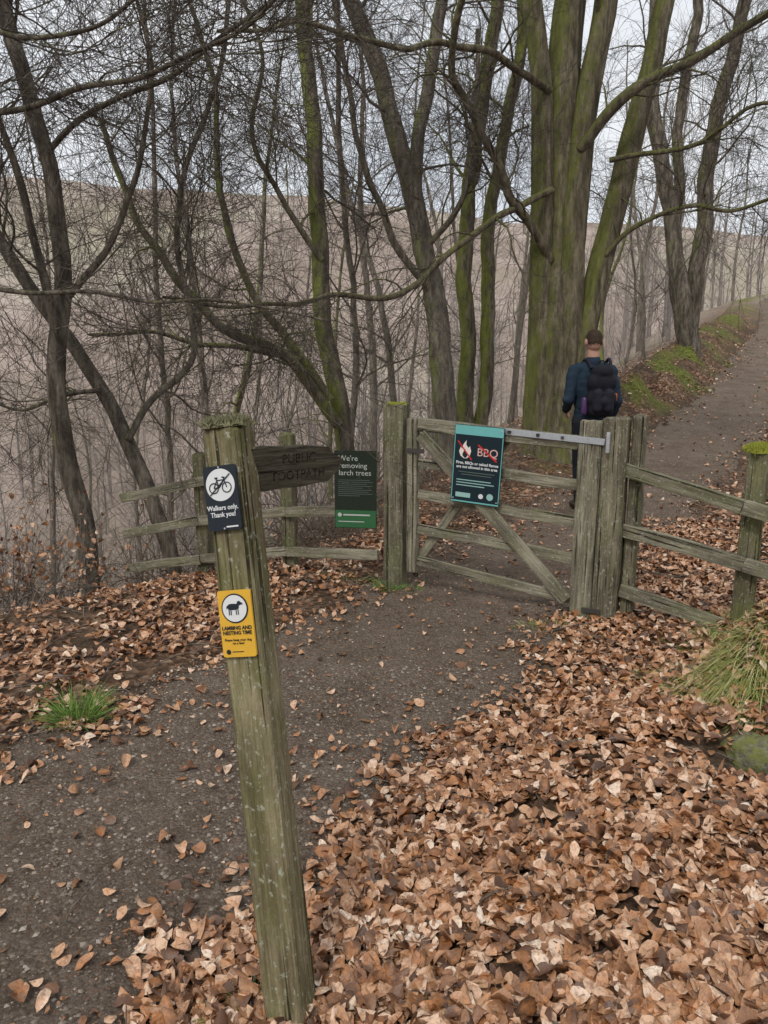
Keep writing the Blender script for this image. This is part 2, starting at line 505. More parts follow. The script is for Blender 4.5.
g = link(bpy.data.objects.new("ground", me)); g["kind"] = "structure"

PC = catmull(PATHC, 1000, np.linspace(0.0, 1, 1000)**1.7)
tn = nrm(np.gradient(PC, axis=0)); nl_ = np.stack([-tn[:, 1], tn[:, 0]], 1)
lat = np.linspace(-1.4, 1.4, 101)
PX = PC[:, None, 0]+nl_[:, None, 0]*lat[None, :]; PY = PC[:, None, 1]+nl_[:, None, 1]*lat[None, :]
_, pin2 = pathd(PX, PY)
PZ = height(PX, PY)+.004-.10*sstep(-.03, .25, pin2)+.014*fbm(PX*7, PY*7, 3, 2.)*2+.009*fbm(PX*22, PY*22, 3, 7.)*2-.02*sstep(-.1, 0.1, pin2)
a, b = PX.shape
ii = np.arange(a-1)[:, None]*b+np.arange(b-1)[None, :]
Q = np.stack([ii, ii+b, ii+b+1, ii+1], -1).reshape(-1, 4)
me = build_mesh("path", np.stack([PX, PY, PZ], -1).reshape(-1, 3), [Q[:, ::-1]])
me.materials.append(M_path)
p = link(bpy.data.objects.new("path", me)); p["kind"] = "structure"
def pathz(x, y):
    return height(x, y)+.004+.014*fbm(x*7, y*7, 3, 2.)*2+.009*fbm(x*22, y*22, 3, 7.)*2

# ------------------------------------------------------------------ leaf litter (stuff)
def leaf_mesh(name, C, size, tilt=.5, lift=.02, bright=0.0):
    N = len(C)
    L = size*rng.uniform(.55, 1.35, N); W = L*rng.uniform(.50, .76, N)
    cup = rng.normal(.28, .38, N); bend = rng.normal(.2, 1.0, N); tw = rng.normal(0, .8, N)
    T = [(-.5, 0.), (-.25, 0.), (0., 0.), (.25, 0.), (.5, 0.)]
    mg = [(-.40, .50), (-.20, .92), (.08, 1.0), (.33, .62)]
    T = np.array(T+mg+[(a_, -b_) for a_, b_ in mg])
    u = T[None, :, 0]+rng.normal(0, .018, (N, 13)); s_ = T[None, :, 1]*(1+rng.normal(0, .08, (N, 13)))
    yv = s_*(W/2)[:, None]; xv = u*L[:, None]
    zv = (np.abs(s_)**1.5*cup[:, None]+(u*u*4-.3)*bend[:, None]*.22+u*s_*tw[:, None]*.35)*(L/1.8)[:, None]
    v = np.stack([xv, yv, zv], -1)
    yaw = rng.uniform(0, 2*math.pi, N); tx = rng.normal(0, tilt, N); ty = rng.normal(0, tilt, N)
    tx = tx+np.where(rng.random(N) < .45, math.pi, 0)
    def rot(v, ax, a):
        c = np.cos(a)[:, None]; s = np.sin(a)[:, None]
        i, j = [(1, 2), (2, 0), (0, 1)][ax]
        v = v.copy(); p_, q_ = v[..., i].copy(), v[..., j].copy()
        v[..., i] = p_*c-q_*s; v[..., j] = p_*s+q_*c
        return v
    v = rot(rot(rot(v, 0, tx), 1, ty), 2, yaw)
    zmin = v[..., 2].min(1)
    v = v+C[:, None, :]
    v[..., 2] += (-zmin*.8+rng.uniform(0, lift, N))[:, None]
    b_ = (np.arange(N)*13)[:, None]
    tri = np.vstack([b_+np.array([[0, 1, 5]]), b_+np.array([[8, 3, 4]]), b_+np.array([[0, 9, 1]]), b_+np.array([[12, 4, 3]])])
    qd = np.vstack([b_+np.array([[5, 1, 2, 6]]), b_+np.array([[6, 2, 3, 7]]), b_+np.array([[9, 10, 2, 1]]), b_+np.array([[10, 11, 3, 2]])])
    tri = np.vstack([tri, b_+np.array([[7, 3, 8]]), b_+np.array([[11, 12, 3]])])
    me = build_mesh(name, v.reshape(-1, 3), [tri, qd], True)
    tint = np.clip(rng.beta(1.35, 1.4, N)+bright, 0, 1)
    at = me.attributes.new("tint", 'FLOAT', 'POINT'); at.data.foreach_set("value", np.repeat(tint, 13).astype(np.float32))
    me.materials.append(M_leaf)
    return me

def scatter(n, y0, y1, xl=-.62, xr=.62, mg=.4):
    y = np.sqrt(rng.uniform(y0*y0, y1*y1, n))
    x = rng.uniform(0, 1, n)*((xr-xl)*y+2*mg)+xl*y-mg
    return x, y
def litter(n, y0, y1, lift):
    x, y = scatter(n, y0, y1)
    pd, pin = pathd(x, y)
    e = polydist(x, y, EDGE)
    clump = fbm(x*2.3, y*2.3, 3, 12.)*2
    fine = fbm(x*7, y*7, 2, 15.)*2
    left = (.08+.60*sstep(-.5, .5, clump+.6*fine))*sstep(-.05, .50, pin)
    right = sstep(-.30, .22, pin+.16*clump+.08*fine)*(.14+.86*sstep(-.75, .20, clump+.9*fine))
    den = np.where(pd < 0, right, left)
    onp = .008+.14*sstep(-.55, .0, pin)*sstep(-.4, .5, clump+fine)
    onp = onp*(1+4.5*sstep(5.5, 9, y))
    den = np.maximum(den, onp)
    den = den*np.where(e > 0, .75*np.exp(-e*.22), 1)
    h = np.exp(-(((x-1.36)/.19)**2+((y-2.42)/.16)**2))
    fc = np.exp(-(((x-1.68)/.28)**2+((y-2.64)/.11)**2))*.8
    den = den*(1-np.clip(np.maximum(h, fc)*1.6, 0, .97))
    den = den*(1-.9*np.exp(-(((x-2.0)/.46)**2+((y-3.0)/.35)**2)))
    mb = np.exp(-((pd-1.5)/.5)**2)*sstep(8.5, 11, y)
    den = den*(1-.4*mb)
    k = rng.random(len(x)) < den
    x, y, pin = x[k], y[k], pin[k]
    z = height(x, y)+np.where(pin < 0, .006, .010)
    lf = np.where(pin < .1, .1, 1.0)
    return np.stack([x, y, z+rng.uniform(0, lift, len(x))*lf], 1)
A = litter(52000, .9, 3.2, .03)
B = litter(66000, 3.2, 7.0, .025)
Cc = litter(52000, 7.0, 24, .02)
x, y = scatter(42000, .8, 9)
_, pin = pathd(x, y); k = (pin < .15) & (rng.random(len(x)) < .14+.6*sstep(-.6, .1, pin)); x, y = x[k], y[k]
D = np.stack([x, y, pathz(x, y)+.002], 1)
sz = np.concatenate([np.full(len(A)+len(B), .046), np.full(len(Cc), .055), rng.uniform(.008, .024, len(D))])
me = leaf_mesh("leaf_litter", np.vstack([A, B, Cc, D]), sz, .30, .008)
o = link(bpy.data.objects.new("leaf_litter", me)); o["kind"] = "stuff"

def pebbles(n, y0, y1, r0, r1):
    x, y = scatter(n, y0, y1, -.75, .5)
    pd, pin = pathd(x, y)
    k = pin < .1
    x, y = x[k], y[k]
    r = rng.uniform(0, 1, len(x))**4.5*(r1-r0)+r0
    z = pathz(x, y)
    return np.stack([x, y, z], 1), r
C1, r1 = pebbles(46000, .7, 3.6, .0020, .012)
C2, r2 = pebbles(26000, 3.6, 9, .0028, .012)
C = np.vstack([C1, C2]); r = np.concatenate([r1, r2]); N = len(C)
oct_ = np.array([[1, 0, 0], [0, 1, 0], [-1, 0, 0], [0, -1, 0], [0, 0, .6], [0, 0, -.6]], float)
tri8 = np.array([[0, 1, 4], [1, 2, 4], [2, 3, 4], [3, 0, 4], [1, 0, 5], [2, 1, 5], [3, 2, 5], [0, 3, 5]])
v = oct_[None]*r[:, None, None]*rng.uniform(.6, 1.3, (N, 6, 1))
yaw = rng.uniform(0, 6.28, N); c_, s_ = np.cos(yaw)[:, None], np.sin(yaw)[:, None]
v = np.stack([v[..., 0]*c_-v[..., 1]*s_, v[..., 0]*s_+v[..., 1]*c_, v[..., 2]], -1)+C[:, None]
me = build_mesh("gravel", v.reshape(-1, 3), [((np.arange(N)*6)[:, None, None]+tri8[None]).reshape(-1, 3)], False)
at = me.attributes.new("tint", 'FLOAT', 'POINT'); at.data.foreach_set("value", np.repeat(rng.beta(1.3, 2.2, N), 6).astype(np.float32))
me.materials.append(M_stone)
o = link(bpy.data.objects.new("gravel", me)); o["kind"] = "stuff"

x, y = scatter(1900, 1.0, 10)
pd, pin = pathd(x, y)
k = (pin > -.05) | (rng.random(len(x)) < .15)
x, y = x[k], y[k]; N = len(x)
ang = rng.uniform(0, 6.28, N); L = rng.uniform(.08, .55, N); cur = rng.normal(0, .5, N)
pts = []
for j in range(6):
    a_ = ang+cur*j/5+rng.normal(0, .12, N)
    if j: x = x+np.cos(a_)*L/5; y = y+np.sin(a_)*L/5
    pts.append(np.stack([x, y, height(x, y)+.036+rng.uniform(-.004, .02, N)], 1))
geo = Geo(); P = np.stack(pts, 1)
tubes(geo, P, np.linspace(1, .4, 6)[None]*rng.uniform(.0012, .004, N)[:, None], 5)
me = geo.mesh("fallen_twigs"); me.materials.append(M_twig2)
o = link(bpy.data.objects.new("fallen_twigs", me)); o["kind"] = "stuff"

# ------------------------------------------------------------------ trees
def stem(pts, Y0, Y1, w0, w1, ext=0.0, ground=False, K=64, flare=0.0, wig=.35):
    n = len(pts)
    Ys = np.linspace(Y0, Y1, n)
    W = [S(p[0], p[1], yy) for p, yy in zip(pts, Ys)]
    r0 = w0*Y0/F/2; r1 = w1*Y1/F/2
    if ground:
        b = W[0].copy(); gz = hz(b[0], b[1])
        if gz < b[2]:
            W = [np.array([b[0], b[1], gz-.25])]+W
        else: W[0][2] = gz-.15
    if ext:
        d = nrm(W[-1]-W[-2]); d = nrm(d+np.array([0, 0, .5]))
        W = W+[W[-1]+d*ext*.5, W[-1]+d*ext+np.array([.2, .1, .3])]
    P = catmull(W, K)
    seg = np.cumsum(np.concatenate([[0], np.linalg.norm(np.diff(P, axis=0), axis=1)]))
    Lm = seg[-1]-ext
    tt = seg
    R = np.where(tt < Lm, r0+(r1-r0)*tt/max(Lm, .1), r1+(.015-r1)*np.clip((tt-Lm)/max(ext, .01), 0, 1))
    if flare: R = R*(1+flare*np.exp(-tt/.45))
    ph = rng.uniform(0, 6, 3)
    wob = np.stack([np.sin(seg*1.3+ph[0])+.4*np.sin(seg*3.7+ph[1])+.18*np.sin(seg*9+ph[2]), np.cos(seg*1.9+ph[2]), .7*np.sin(seg*3.1+ph[1])+.3*np.sin(seg*7.7+ph[0]) if not ground else 0*seg], 1)*np.clip(r0, .04, .1)*wig
    wob = wob*sstep(0, 1, seg)[:, None]
    return P+wob, R

def make_tree(label, stems, limbs=(), mat=None, twig=None, n1=12, n2=9, n3=10, t0=.28, L=(1.4, 4.2), flute=.05, sides=18, group=None, name="bare_tree", bias=None, trop=.03):
    geoT = Geo(); geoC = Geo()
    SP = np.stack([s[0] for s in stems]); SR = np.stack([s[1] for s in stems])
    base = SP[0, 0].copy(); base[2] = hz(base[0], base[1])
    tubes(geoT, SP, SR, sides, flute, .08)
    P1, R1 = spawn(SP, SR, n1, t0, .98, L[0], L[1], .6, 1.35, 13, trop, .19, .28, .0035, .032, bias)
    if limbs:
        LP = np.stack([l[0] for l in limbs]); LR = np.stack([l[1] for l in limbs])
        tubes(geoT, LP, LR, 10, .04, .09)
        P1b, R1b = spawn(LP, LR, 11, .12, .97, .6, 2.2, .5, 1.2, 13, .02, .19, .40, .003, .016)
        P1 = np.vstack([P1, P1b]); R1 = np.vstack([R1, R1b])
    tubes(geoT, P1, R1, 6)
    P2, R2 = spawn(P1, R1, n2, .15, .97, .5, 1.8, .45, 1.15, 8, -.015, .20, .5, .0020, .008)
    tubes(geoC, P2, R2, 4)
    P3, R3 = spawn(P2, R2, n3, .1, .98, .2, .8, .4, 1.0, 5, -.01, .19, .55, .0013, .004)
    tubes(geoC, P3, R3, 3)
    root = thing(name, base, label, "tree", group)
    mt = geoT.mesh("trunk", base); mc = geoC.mesh("crown", base)
    part("trunk", mt, root, mat); part("crown", mc, root, twig or M_twig)
    return root

make_tree("dark slim bare tree on the leafy slope edge beside the fence",
    [stem([(93, 612), (80, 520), (66, 430), (60, 350), (68, 290), (55, 200), (25, 100), (5, 20), (-20, -80)], 6.0, 6.4, 21, 12, 3, True, wig=.4)],
    [stem([(60, 345), (45, 280), (20, 180), (-5, 110), (-40, 20)], 6.1, 5.6, 9, 5),
     stem([(66, 300), (110, 240), (140, 150), (150, 60), (130, -40)], 6.2, 6.0, 7, 3, wig=.7),
     stem([(40, 160), (90, 110), (160, 80), (230, 30), (290, -20)], 6.3, 5.6, 6, 3, wig=.7)],
    M_bark_dark, n1=11, t0=.45, L=(1.0, 3.0), sides=14)
make_tree("bare tree leaning over steeply, moss streaked, behind the fence",
    [stem([(182, 600), (165, 530), (128, 440), (78, 358), (25, 282), (-5, 235), (-60, 150)], 6.5, 6.9, 17, 10, 3, True, wig=.4)],
    [stem([(128, 440), (150, 400), (185, 370), (195, 330), (180, 250), (190, 170), (215, 80), (230, -20)], 6.6, 7.4, 7, 4, wig=.7),
     stem([(100, 390), (60, 395), (20, 410), (-20, 400)], 6.6, 6.4, 5, 2)],
    M_bark_dark, n1=11, t0=.42, L=(.8, 2.6), sides=14)
make_tree("moss covered bare tree with arching lower limbs on the slope",
    [stem([(345, 470), (338, 400), (325, 310), (318, 210), (308, 110), (300, 0), (290, -120)], 9.6, 10.2, 20, 11, 4, True, wig=.4)],
    [stem([(338, 425), (310, 385), (285, 355), (235, 330), (205, 312), (165, 270), (125, 200), (100, 120)], 9.5, 8.6, 12, 5, wig=.6),
     stem([(330, 400), (300, 352), (262, 310), (235, 250), (215, 180), (215, 90), (190, 0)], 9.5, 9.0, 9, 4, wig=.6),
     stem([(322, 260), (280, 200), (250, 130), (262, 60), (240, -20)], 9.8, 9.2, 6, 3, wig=.7),
     stem([(300, 360), (262, 352), (200, 345), (150, 330), (90, 335)], 9.4, 8.2, 6, 3, wig=.8)],
    M_bark_moss, n1=14, t0=.25, L=(1.2, 3.8))
make_tree("tall forked bare tree with mossy bark behind the gate",
    [stem([(447, 440), (437, 345), (425, 250), (408, 170), (385, 90), (350, 0), (310, -100)], 10.8, 11.4, 24, 13, 4, True, flare=.3, wig=.4),
     stem([(415, 200), (418, 130), (430, 60), (442, 0), (455, -100)], 11.0, 11.4, 13, 9, 4)],
    [stem([(430, 290), (395, 240), (365, 170), (345, 90), (335, 0)], 10.9, 10.2, 8, 4, wig=.7),
     stem([(425, 250), (460, 200), (475, 120), (480, 30)], 11.0, 10.6, 6, 4, wig=.7)],
    M_bark_grey, n1=13, t0=.3, L=(1.4, 4.2))
make_tree("twin stemmed bare tree thick with green moss",
    [stem([(468, 440), (466, 340), (462, 260), (475, 160), (490, 60), (500, -80)], 12, 12.4, 17, 10, 4, True, flare=.3, wig=.4),
     stem([(478, 440), (488, 330), (491, 240), (500, 150), (520, 40), (530, -80)], 12.1, 12.4, 15, 9, 4, True, wig=.4)],
    [], M_bark_moss, n1=13, t0=.3, L=(1.4, 4.0))
make_tree("massive old beech, fluted trunk splitting into several stems",
    [stem([(552, 480), (552, 400), (555, 300), (558, 200), (562, 110), (570, 10), (590, -150)], 10, 10.3, 46, 21, 6, True, flare=.35, wig=.15),
     stem([(537, 480), (538, 400), (541, 300), (541, 200), (543, 100), (534, 0), (522, -140)], 9.9, 10.1, 24, 16, 6, True, flare=.45, wig=.16),
     stem([(564, 480), (565, 400), (569, 300), (576, 200), (588, 100), (605, 0), (622, -140)], 9.9, 10.1, 27, 18, 6, True, flare=.45, wig=.16),
     stem([(578, 380), (586, 325), (598, 275), (612, 215), (636, 130), (658, 45), (681, -70)], 10.0, 10.2, 24, 15, 5, False, flare=.2, wig=.25)],
    [stem([(550, 260), (530, 220), (503, 168), (470, 110), (450, 60), (455, 0), (470, -60)], 9.9, 8.4, 9, 6, wig=.9),
     stem([(552, 190), (505, 212), (450, 250), (415, 280), (392, 300), (330, 298), (260, 302), (200, 308), (160, 298)], 9.8, 7.0, 7, 3, wig=1.2),
     stem([(580, 150), (620, 102), (665, 72), (720, 35), (775, 5), (840, -40)], 9.9, 8.8, 11, 5, wig=.9),
     stem([(598, 262), (640, 222), (690, 205), (735, 212), (790, 190)], 10, 9.2, 5, 3, wig=1.1),
     stem([(550, 90), (500, 60), (440, 40), (380, 50), (300, 20), (220, 30)], 9.9, 7.2, 7, 3, wig=1.1),
     stem([(610, 160), (660, 150), (700, 140), (740, 110), (790, 110)], 9.9, 8.6, 5, 3, wig=1.1)],
    M_bark_beech, n1=13, t0=.38, L=(1.6, 4.6), flute=.085, sides=36)
make_tree("multi stemmed dark bare tree beside the climbing path",
    [stem([(690, 348), (680, 280), (668, 210), (658, 130), (655, 50), (650, -80)], 18, 18.4, 17, 10, 5, True, flare=.4, wig=.6),
     stem([(693, 348), (696, 270), (706, 190), (720, 110), (740, 20), (752, -60)], 18.1, 18.4, 17, 10, 5, True, wig=.6),
     stem([(686, 340), (674, 260), (678, 160), (690, 60), (700, -50)], 18.2, 18.6, 11, 8, 5, True, wig=.6)],
    [], M_bark_dark, n1=13, t0=.25, L=(2.0, 5.5))
make_tree("bare tree with long low boughs overhanging the slope",
    [stem([(-190, 640), (-170, 480), (-150, 300), (-160, 100), (-150, -60)], 5.4, 5.6, 34, 22, 4, True)],
    [stem([(-150, 200), (-60, 130), (20, 112), (90, 92), (160, 62), (240, 20), (310, -30)], 5.4, 4.6, 7, 3, wig=1.1),
     stem([(-150, 320), (-60, 290), (10, 286), (90, 292), (170, 306), (260, 302), (330, 318)], 5.4, 5.2, 6, 2, wig=1.1),
     stem([(-150, 60), (-60, 20), (60, 30), (160, -10)], 5.4, 4.2, 6, 3, wig=1.1)],
    M_bark_dark, n1=4, n3=8, t0=.5, L=(1.0, 2.6), bias=(.6, .3, 0))

def template(h, r, lean, n1=12):
    base = np.zeros(3)
    mid = rng.normal(0, .18, (3, 3))*[1, 1, 0]
    P = catmull([base+[0, 0, -.5], base+[lean*.1, 0, h*.25]+mid[0], base+[lean*.4, .1, h*.5]+mid[1], base+[lean*.7, .1, h*.75]+mid[2], base+[lean, -.2, h]], 30)
    P = P+rng.normal(0, .010, P.shape)
    R = np.linspace(r, .015, 30)
    SP, SR = P[None], R[None]
    gT, gC = Geo(), Geo()
    tubes(gT, SP, SR, 10, .05, .07)
    P1, R1 = spawn(SP, SR, n1, .22, .98, 1.6, 4.2, .5, 1.2, 10, .05, .16, .4, .005, .033)
    tubes(gT, P1, R1, 5)
    P2, R2 = spawn(P1, R1, 8, .15, .97, .7, 1.9, .45, 1.1, 6, .0, .18, .5, .003, .012)
    tubes(gC, P2, R2, 3)
    P3, R3 = spawn(P2, R2, 6, .15, .97, .3, .9, .45, 1.1, 4, .0, .17, .5, .002, .006)
    tubes(gC, P3, R3, 3)
    return gT.mesh("trunk"), gC.mesh("crown")
temps = [template(11, .09, 1.2), template(13, .12, -1.5, 14), template(9, .06, 1.8, 12), template(12, .08, .4, 14)]
mats = [M_bark_pale, M_bark_moss, M_bark_pale, M_bark_pale]
for (mt, mc), m in zip(temps, mats):
    mt.materials.append(m); mc.materials.append(M_twig2)
spots = [(205, 13, 0), (262, 15, 2), (150, 12, 2), (30, 14, 3), (235, 19, 1), (372, 16, 0), (395, 14, 2), (508, 17, 3),
         (170, 26, 0), (330, 24, 1), (430, 22, 3), (515, 24, 0), (620, 25, 2), (633, 30, 0), (655, 34, 3), (600, 33, 1), (720, 42, 0), (760, 32, 3), (765, 45, 1),
         (60, 28, 3), (-40, 17, 2), (820, 24, 1), (690, 50, 3), (280, 30, 0), (110, 18, 2), (340, 13, 2), (640, 19, 2), (290, 20, 2), (130, 22, 3), (10, 20, 2), (360, 27, 2),
         (85, 24, 0), (220, 23, 2), (400, 26, 3), (460, 19, 2), (310, 34, 3), (190, 33, 2), (480, 34, 0)]
for px_, yy, k in spots:
    xx = (px_-384)/F*yy/1.0
    zz = hz(xx, yy)
    root = thing("bare_tree", (xx, yy, zz), "slender leafless woodland tree standing among others on the slope", "tree", "bare trees in the wood")
    mt, mc = temps[k]
    s = rng.uniform(.85, 1.2)
    rz = rng.uniform(0, 6.28)
    lm = Matrix.Rotation(rz, 4, 'Z') @ Matrix.Scale(float(s), 4)
    for nm, me_ in (("trunk", mt), ("crown", mc)):
        part(nm, me_, root, None, local=lm)

def lowtemp(h):
    P = catmull([(0, 0, -.5), (.2, 0, h*.4), (.1, .2, h)], 8)
    R = np.linspace(.13, .02, 8)
    gg = Geo(); tubes(gg, P[None], R[None], 4)
    P1, R1 = spawn(P[None], R[None], 14, .2, .98, 2, 4.5, .5, 1.1, 5, .08, .12, .4, .012, .04); tubes(gg, P1, R1, 3)
    P2, R2 = spawn(P1, R1, 7, .15, .97, .8, 2.2, .45, 1.1, 4, .03, .14, .5, .008, .02); tubes(gg, P2, R2, 3)
    return gg.verts(), np.vstack(gg.F[4])
lts = [lowtemp(9), lowtemp(11), lowtemp(8)]
gg = Geo()
cnt = 0
while cnt < 420:
    yy = rng.uniform(26, 175); xx = rng.uniform(-.68, .75)*yy
    if yy > 70 and vnoise(xx/17, yy/17, 3.) < .62: continue
    dd = abs(float(polydist(np.array([xx]), np.array([yy]), PATHL)[0]))
    if dd < 3: continue
    V, Qf = lts[cnt % 3]
    s = rng.uniform(.45, 1.0); a_ = rng.uniform(0, 6.28)
    c_, s_ = math.cos(a_), math.sin(a_)
    V2 = np.stack([V[:, 0]*c_-V[:, 1]*s_, V[:, 0]*s_+V[:, 1]*c_, V[:, 2]], 1)*s+np.array([xx, yy, hz(xx, yy)])
    gg.add(V2, Qf); cnt += 1
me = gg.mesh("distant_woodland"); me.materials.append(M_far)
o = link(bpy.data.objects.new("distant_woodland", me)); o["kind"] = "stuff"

def shrub(px_, yy, h, n, leaves=0, label="tangled leafless shrub on the slope behind the fence", mat=None, arch=0.0):
    xx = (px_-384)/F*yy
    b = np.array([xx, yy, hz(xx, yy)])
    P0 = np.tile(b, (n, 1))+rng.normal(0, .15+arch*.6, (n, 3))*[1, 1, 0]; P0[:, 2] = height(P0[:, 0], P0[:, 1])
    d = nrm(rng.normal(0, .55+arch, (n, 3))*[1, 1, 0]+[0, 0, 1])
    L = rng.uniform(.5, 1, n)*h; pts = [P0]; p_ = P0
    for j in range(8):
        d = nrm(d+rng.normal(0, .14, (n, 3))-np.array([0, 0, arch*.35])); p_ = p_+d*(L/8)[:, None]; pts.append(p_)
    P = np.stack(pts, 1); R = np.linspace(.006, .002, 9)[None].repeat(n, 0)
    g1 = Geo(); tubes(g1, P, R, 4)
    P2, R2 = spawn(P, R, 7, .2, .98, .25, .8, .4, 1.1, 5, -.04*arch, .17, .6, .0015, .003)
    tubes(g1, P2, R2, 3)
    root = thing("shrub", b, label, "shrub", "shrubs on the slope")
    part("stem", g1.mesh("stem", b), root, mat or M_twig2)
    if leaves:
        k = rng.integers(0, len(P2), leaves); j = rng.integers(1, 5, leaves)
        me = leaf_mesh("foliage", P2[k, j]-b, .045, .9, 0)
        part("foliage", me, root)
for px_, yy, h, n in [(20, 7, 1.2, 12), (140, 7.5, 1.3, 14), (235, 7.2, 1.3, 14), (300, 8, 1.4, 14), (350, 8.5, 1.5, 14), (60, 8.5, 1.5, 14), (420, 9.5, 1.5, 14),
                      (190, 9.5, 1.8, 14), (110, 11, 2.0, 14), (270, 11, 2.0, 14), (370, 12, 2.0, 14), (10, 10.5, 2.0, 14), (500, 9, 1.0, 10), (630, 14, 1.2, 12), (330, 7.0, 1.0, 12)]:
    shrub(px_, yy, h, n)
for px_, yy in [(15, 6.4), (60, 6.8), (130, 6.6), (170, 7.6), (220, 6.4), (260, 6.8), (310, 6.6), (355, 6.9), (90, 8), (30, 8.6), (200, 8.4), (290, 9), (150, 9.6), (400, 8), (455, 9)]:
    shrub(px_, yy, 1.3, 30, 50, "arching brown bramble tangle on the steep slope", M_bramble, .8)
shrub(5, 5.0, .6, 12, 200, "low beech shrub still holding orange brown leaves")
shrub(35, 5.5, .7, 12, 160, "low beech shrub still holding orange brown leaves")
shrub(-40, 5.0, .8, 12, 160, "low beech shrub still holding orange brown leaves")

# ------------------------------------------------------------------ grass tufts
def tuft(label, px_, py_, n, h, spread, mat, droop=.6, w=.004, elong=(1, 1), pos=None, name="grass_tuft", comb=(0, 0)):
    b = ground_at(px_, py_) if pos is None else np.array(pos)
    r = np.sqrt(rng.random(n))*spread; a = rng.uniform(0, 6.28, n)
    x = b[0]+r*np.cos(a)*elong[0]; y = b[1]+r*np.sin(a)*elong[1]
    P0 = np.stack([x, y, height(x, y)-.01], 1)
    out = np.stack([np.cos(a)+comb[0], np.sin(a)+comb[1], 0*a], 1)*(r/spread)[:, None]
    d = nrm(out*.6+rng.normal(0, .3, (n, 3))*[1, 1, .2]+[0, 0, 1])
    L = rng.uniform(.45, 1, n)*h; K = 6
    side = nrm(np.cross(d, rng.normal(size=(n, 3)))); pts = [P0]; p_ = P0
    for j in range(K-1):
        p_ = p_+d*(L/(K-1))[:, None]
        if droop > 1: p_[:, 2] = np.maximum(p_[:, 2], height(p_[:, 0], p_[:, 1])+.008+.01*rng.random(n))
        pts.append(p_)
        d = nrm(d+out*droop*.25+np.array([0, 0, -droop*.35]))
    P = np.stack(pts, 1); ww = w*np.array([1, .95, .85, .65, .4, .08])[None, :, None]
    V = np.stack([P-side[:, None]*ww/2, P+side[:, None]*ww/2], 2).reshape(-1, 3)
    b_ = (np.arange(n)*K*2)[:, None]+(np.arange(K-1)*2)[None]
    Q = np.stack([b_, b_+1, b_+3, b_+2], -1).reshape(-1, 4)
    me = build_mesh(name, V-b, [Q])
    at = me.attributes.new("tint", 'FLOAT', 'POINT'); at.data.foreach_set("value", np.repeat(rng.random(n), K*2).astype(np.float32))
    me.materials.append(mat)
    o = link(bpy.data.objects.new(name, me)); o.location = b
    o["label"] = label; o["category"] = "grass"
tuft("bright green grass tuft among dead leaves beside the path", 78, 722, 300, .20, .09, M_grass, .5)
tuft("small grass tuft growing at the foot of a gate post", 388, 590, 160, .13, .08, M_grass, .5)
tuft("small grass tuft growing at the foot of a gate post", 412, 592, 60, .08, .06, M_grass, .5)
tuft("low sparse grass tuft at the foot of the signpost", 245, 1018, 110, .10, .07, M_grass, .7)
tuft("low sparse grass tuft at the foot of the signpost", 338, 985, 100, .08, .05, M_grass, .7)
tuft("low sparse grass tuft at the foot of the signpost", 375, 958, 50, .06, .04, M_grass, .7)
tuft("tiny green sprig pushing up through dead leaves", 352, 905, 40, .06, .03, M_grass, .7)
tuft("tiny green sprig pushing up through dead leaves", 600, 700, 40, .06, .03, M_grass, .7)
tuft("tiny green sprig pushing up through dead leaves", 40, 690, 40, .06, .04, M_grass, .7)
tuft("pale grass fringe beneath the closed gate", 548, 628, 150, .09, .12, M_straw, .9, elong=(1.6, .6))
tuft("pale grass fringe beneath the closed gate", 345, 580, 120, .09, .14, M_straw, .9, elong=(1.6, .6))
for (px_, py_, n) in [(740, 625, 1500), (705, 650, 1300), (765, 650, 1300), (675, 680, 700), (735, 675, 1200), (768, 690, 800), (655, 696, 320), (700, 696, 600)]:
    tuft("mossy tussock of drooping straw green grass on the bank", px_, py_, n, .20, .18, M_straw, 2.3, .0030, name="grass_tussock", comb=(-.35, -.7))
for (px_, py_) in [(690, 385), (715, 362)]:
    tuft("short green grass on the mossy bank beside the path", px_, py_, 160, .11, .45, M_grass, .9, .01)

def stone(label, c, r, flat, seed):
    n = 48
    th, ph = np.meshgrid(np.linspace(0, 2*math.pi, n, endpoint=False), np.linspace(0.02, math.pi-.02, n//2))
    d = np.stack([np.sin(ph)*np.cos(th), np.sin(ph)*np.sin(th), np.cos(ph)], -1)
    rr = r*(1+.7*fbm(d[..., 0]*1.3+seed+d[..., 2], d[..., 1]*1.3+d[..., 2]*.7, 5, seed)+.10*fbm(d[..., 0]*7+d[..., 2]*5, d[..., 1]*7+d[..., 2]*3, 2, 1.))
    V = (d*rr[..., None]*[1.3, .9, flat]).reshape(-1, 3)
    m_, n_ = th.shape
    Q = np.array([(i*n_+j, (i+1)*n_+j, (i+1)*n_+(j+1) % n_, i*n_+(j+1) % n_) for i in range(m_-1) for j in range(n_)])
    me = build_mesh("mossy_stone", V, [Q, np.array([list(range(n_))]), np.array([list(range(m_*n_-1, (m_-1)*n_-1, -1))])])
    w = NT("stone_moss")
    n1 = w.noise(w.coords(), 30, 9, .8)
    cc = w.ramp(n1, [(.38, (.12, .105, .08)), (.6, (.40, .37, .29))])
    cc = w.mix(w.ramp(w.noise(w.coords(), 14, 9, .85), [(.42, 0.), (.54, .9)]), cc, w.mix(n1, (.08, .09, .02), (.34, .37, .09)))
    w.col(cc); w.rough(.95, .05); w.bump(n1, 1.0, .02)
    me.materials.append(w.m)
    o = link(bpy.data.objects.new("mossy_stone", me)); o.location = c; o["label"] = label; o["category"] = "stone"
b = ground_at(760, 768); stone("rounded moss covered stone half buried in dead leaves", b+[0.03, .03, .02], .125, .72, 2.)
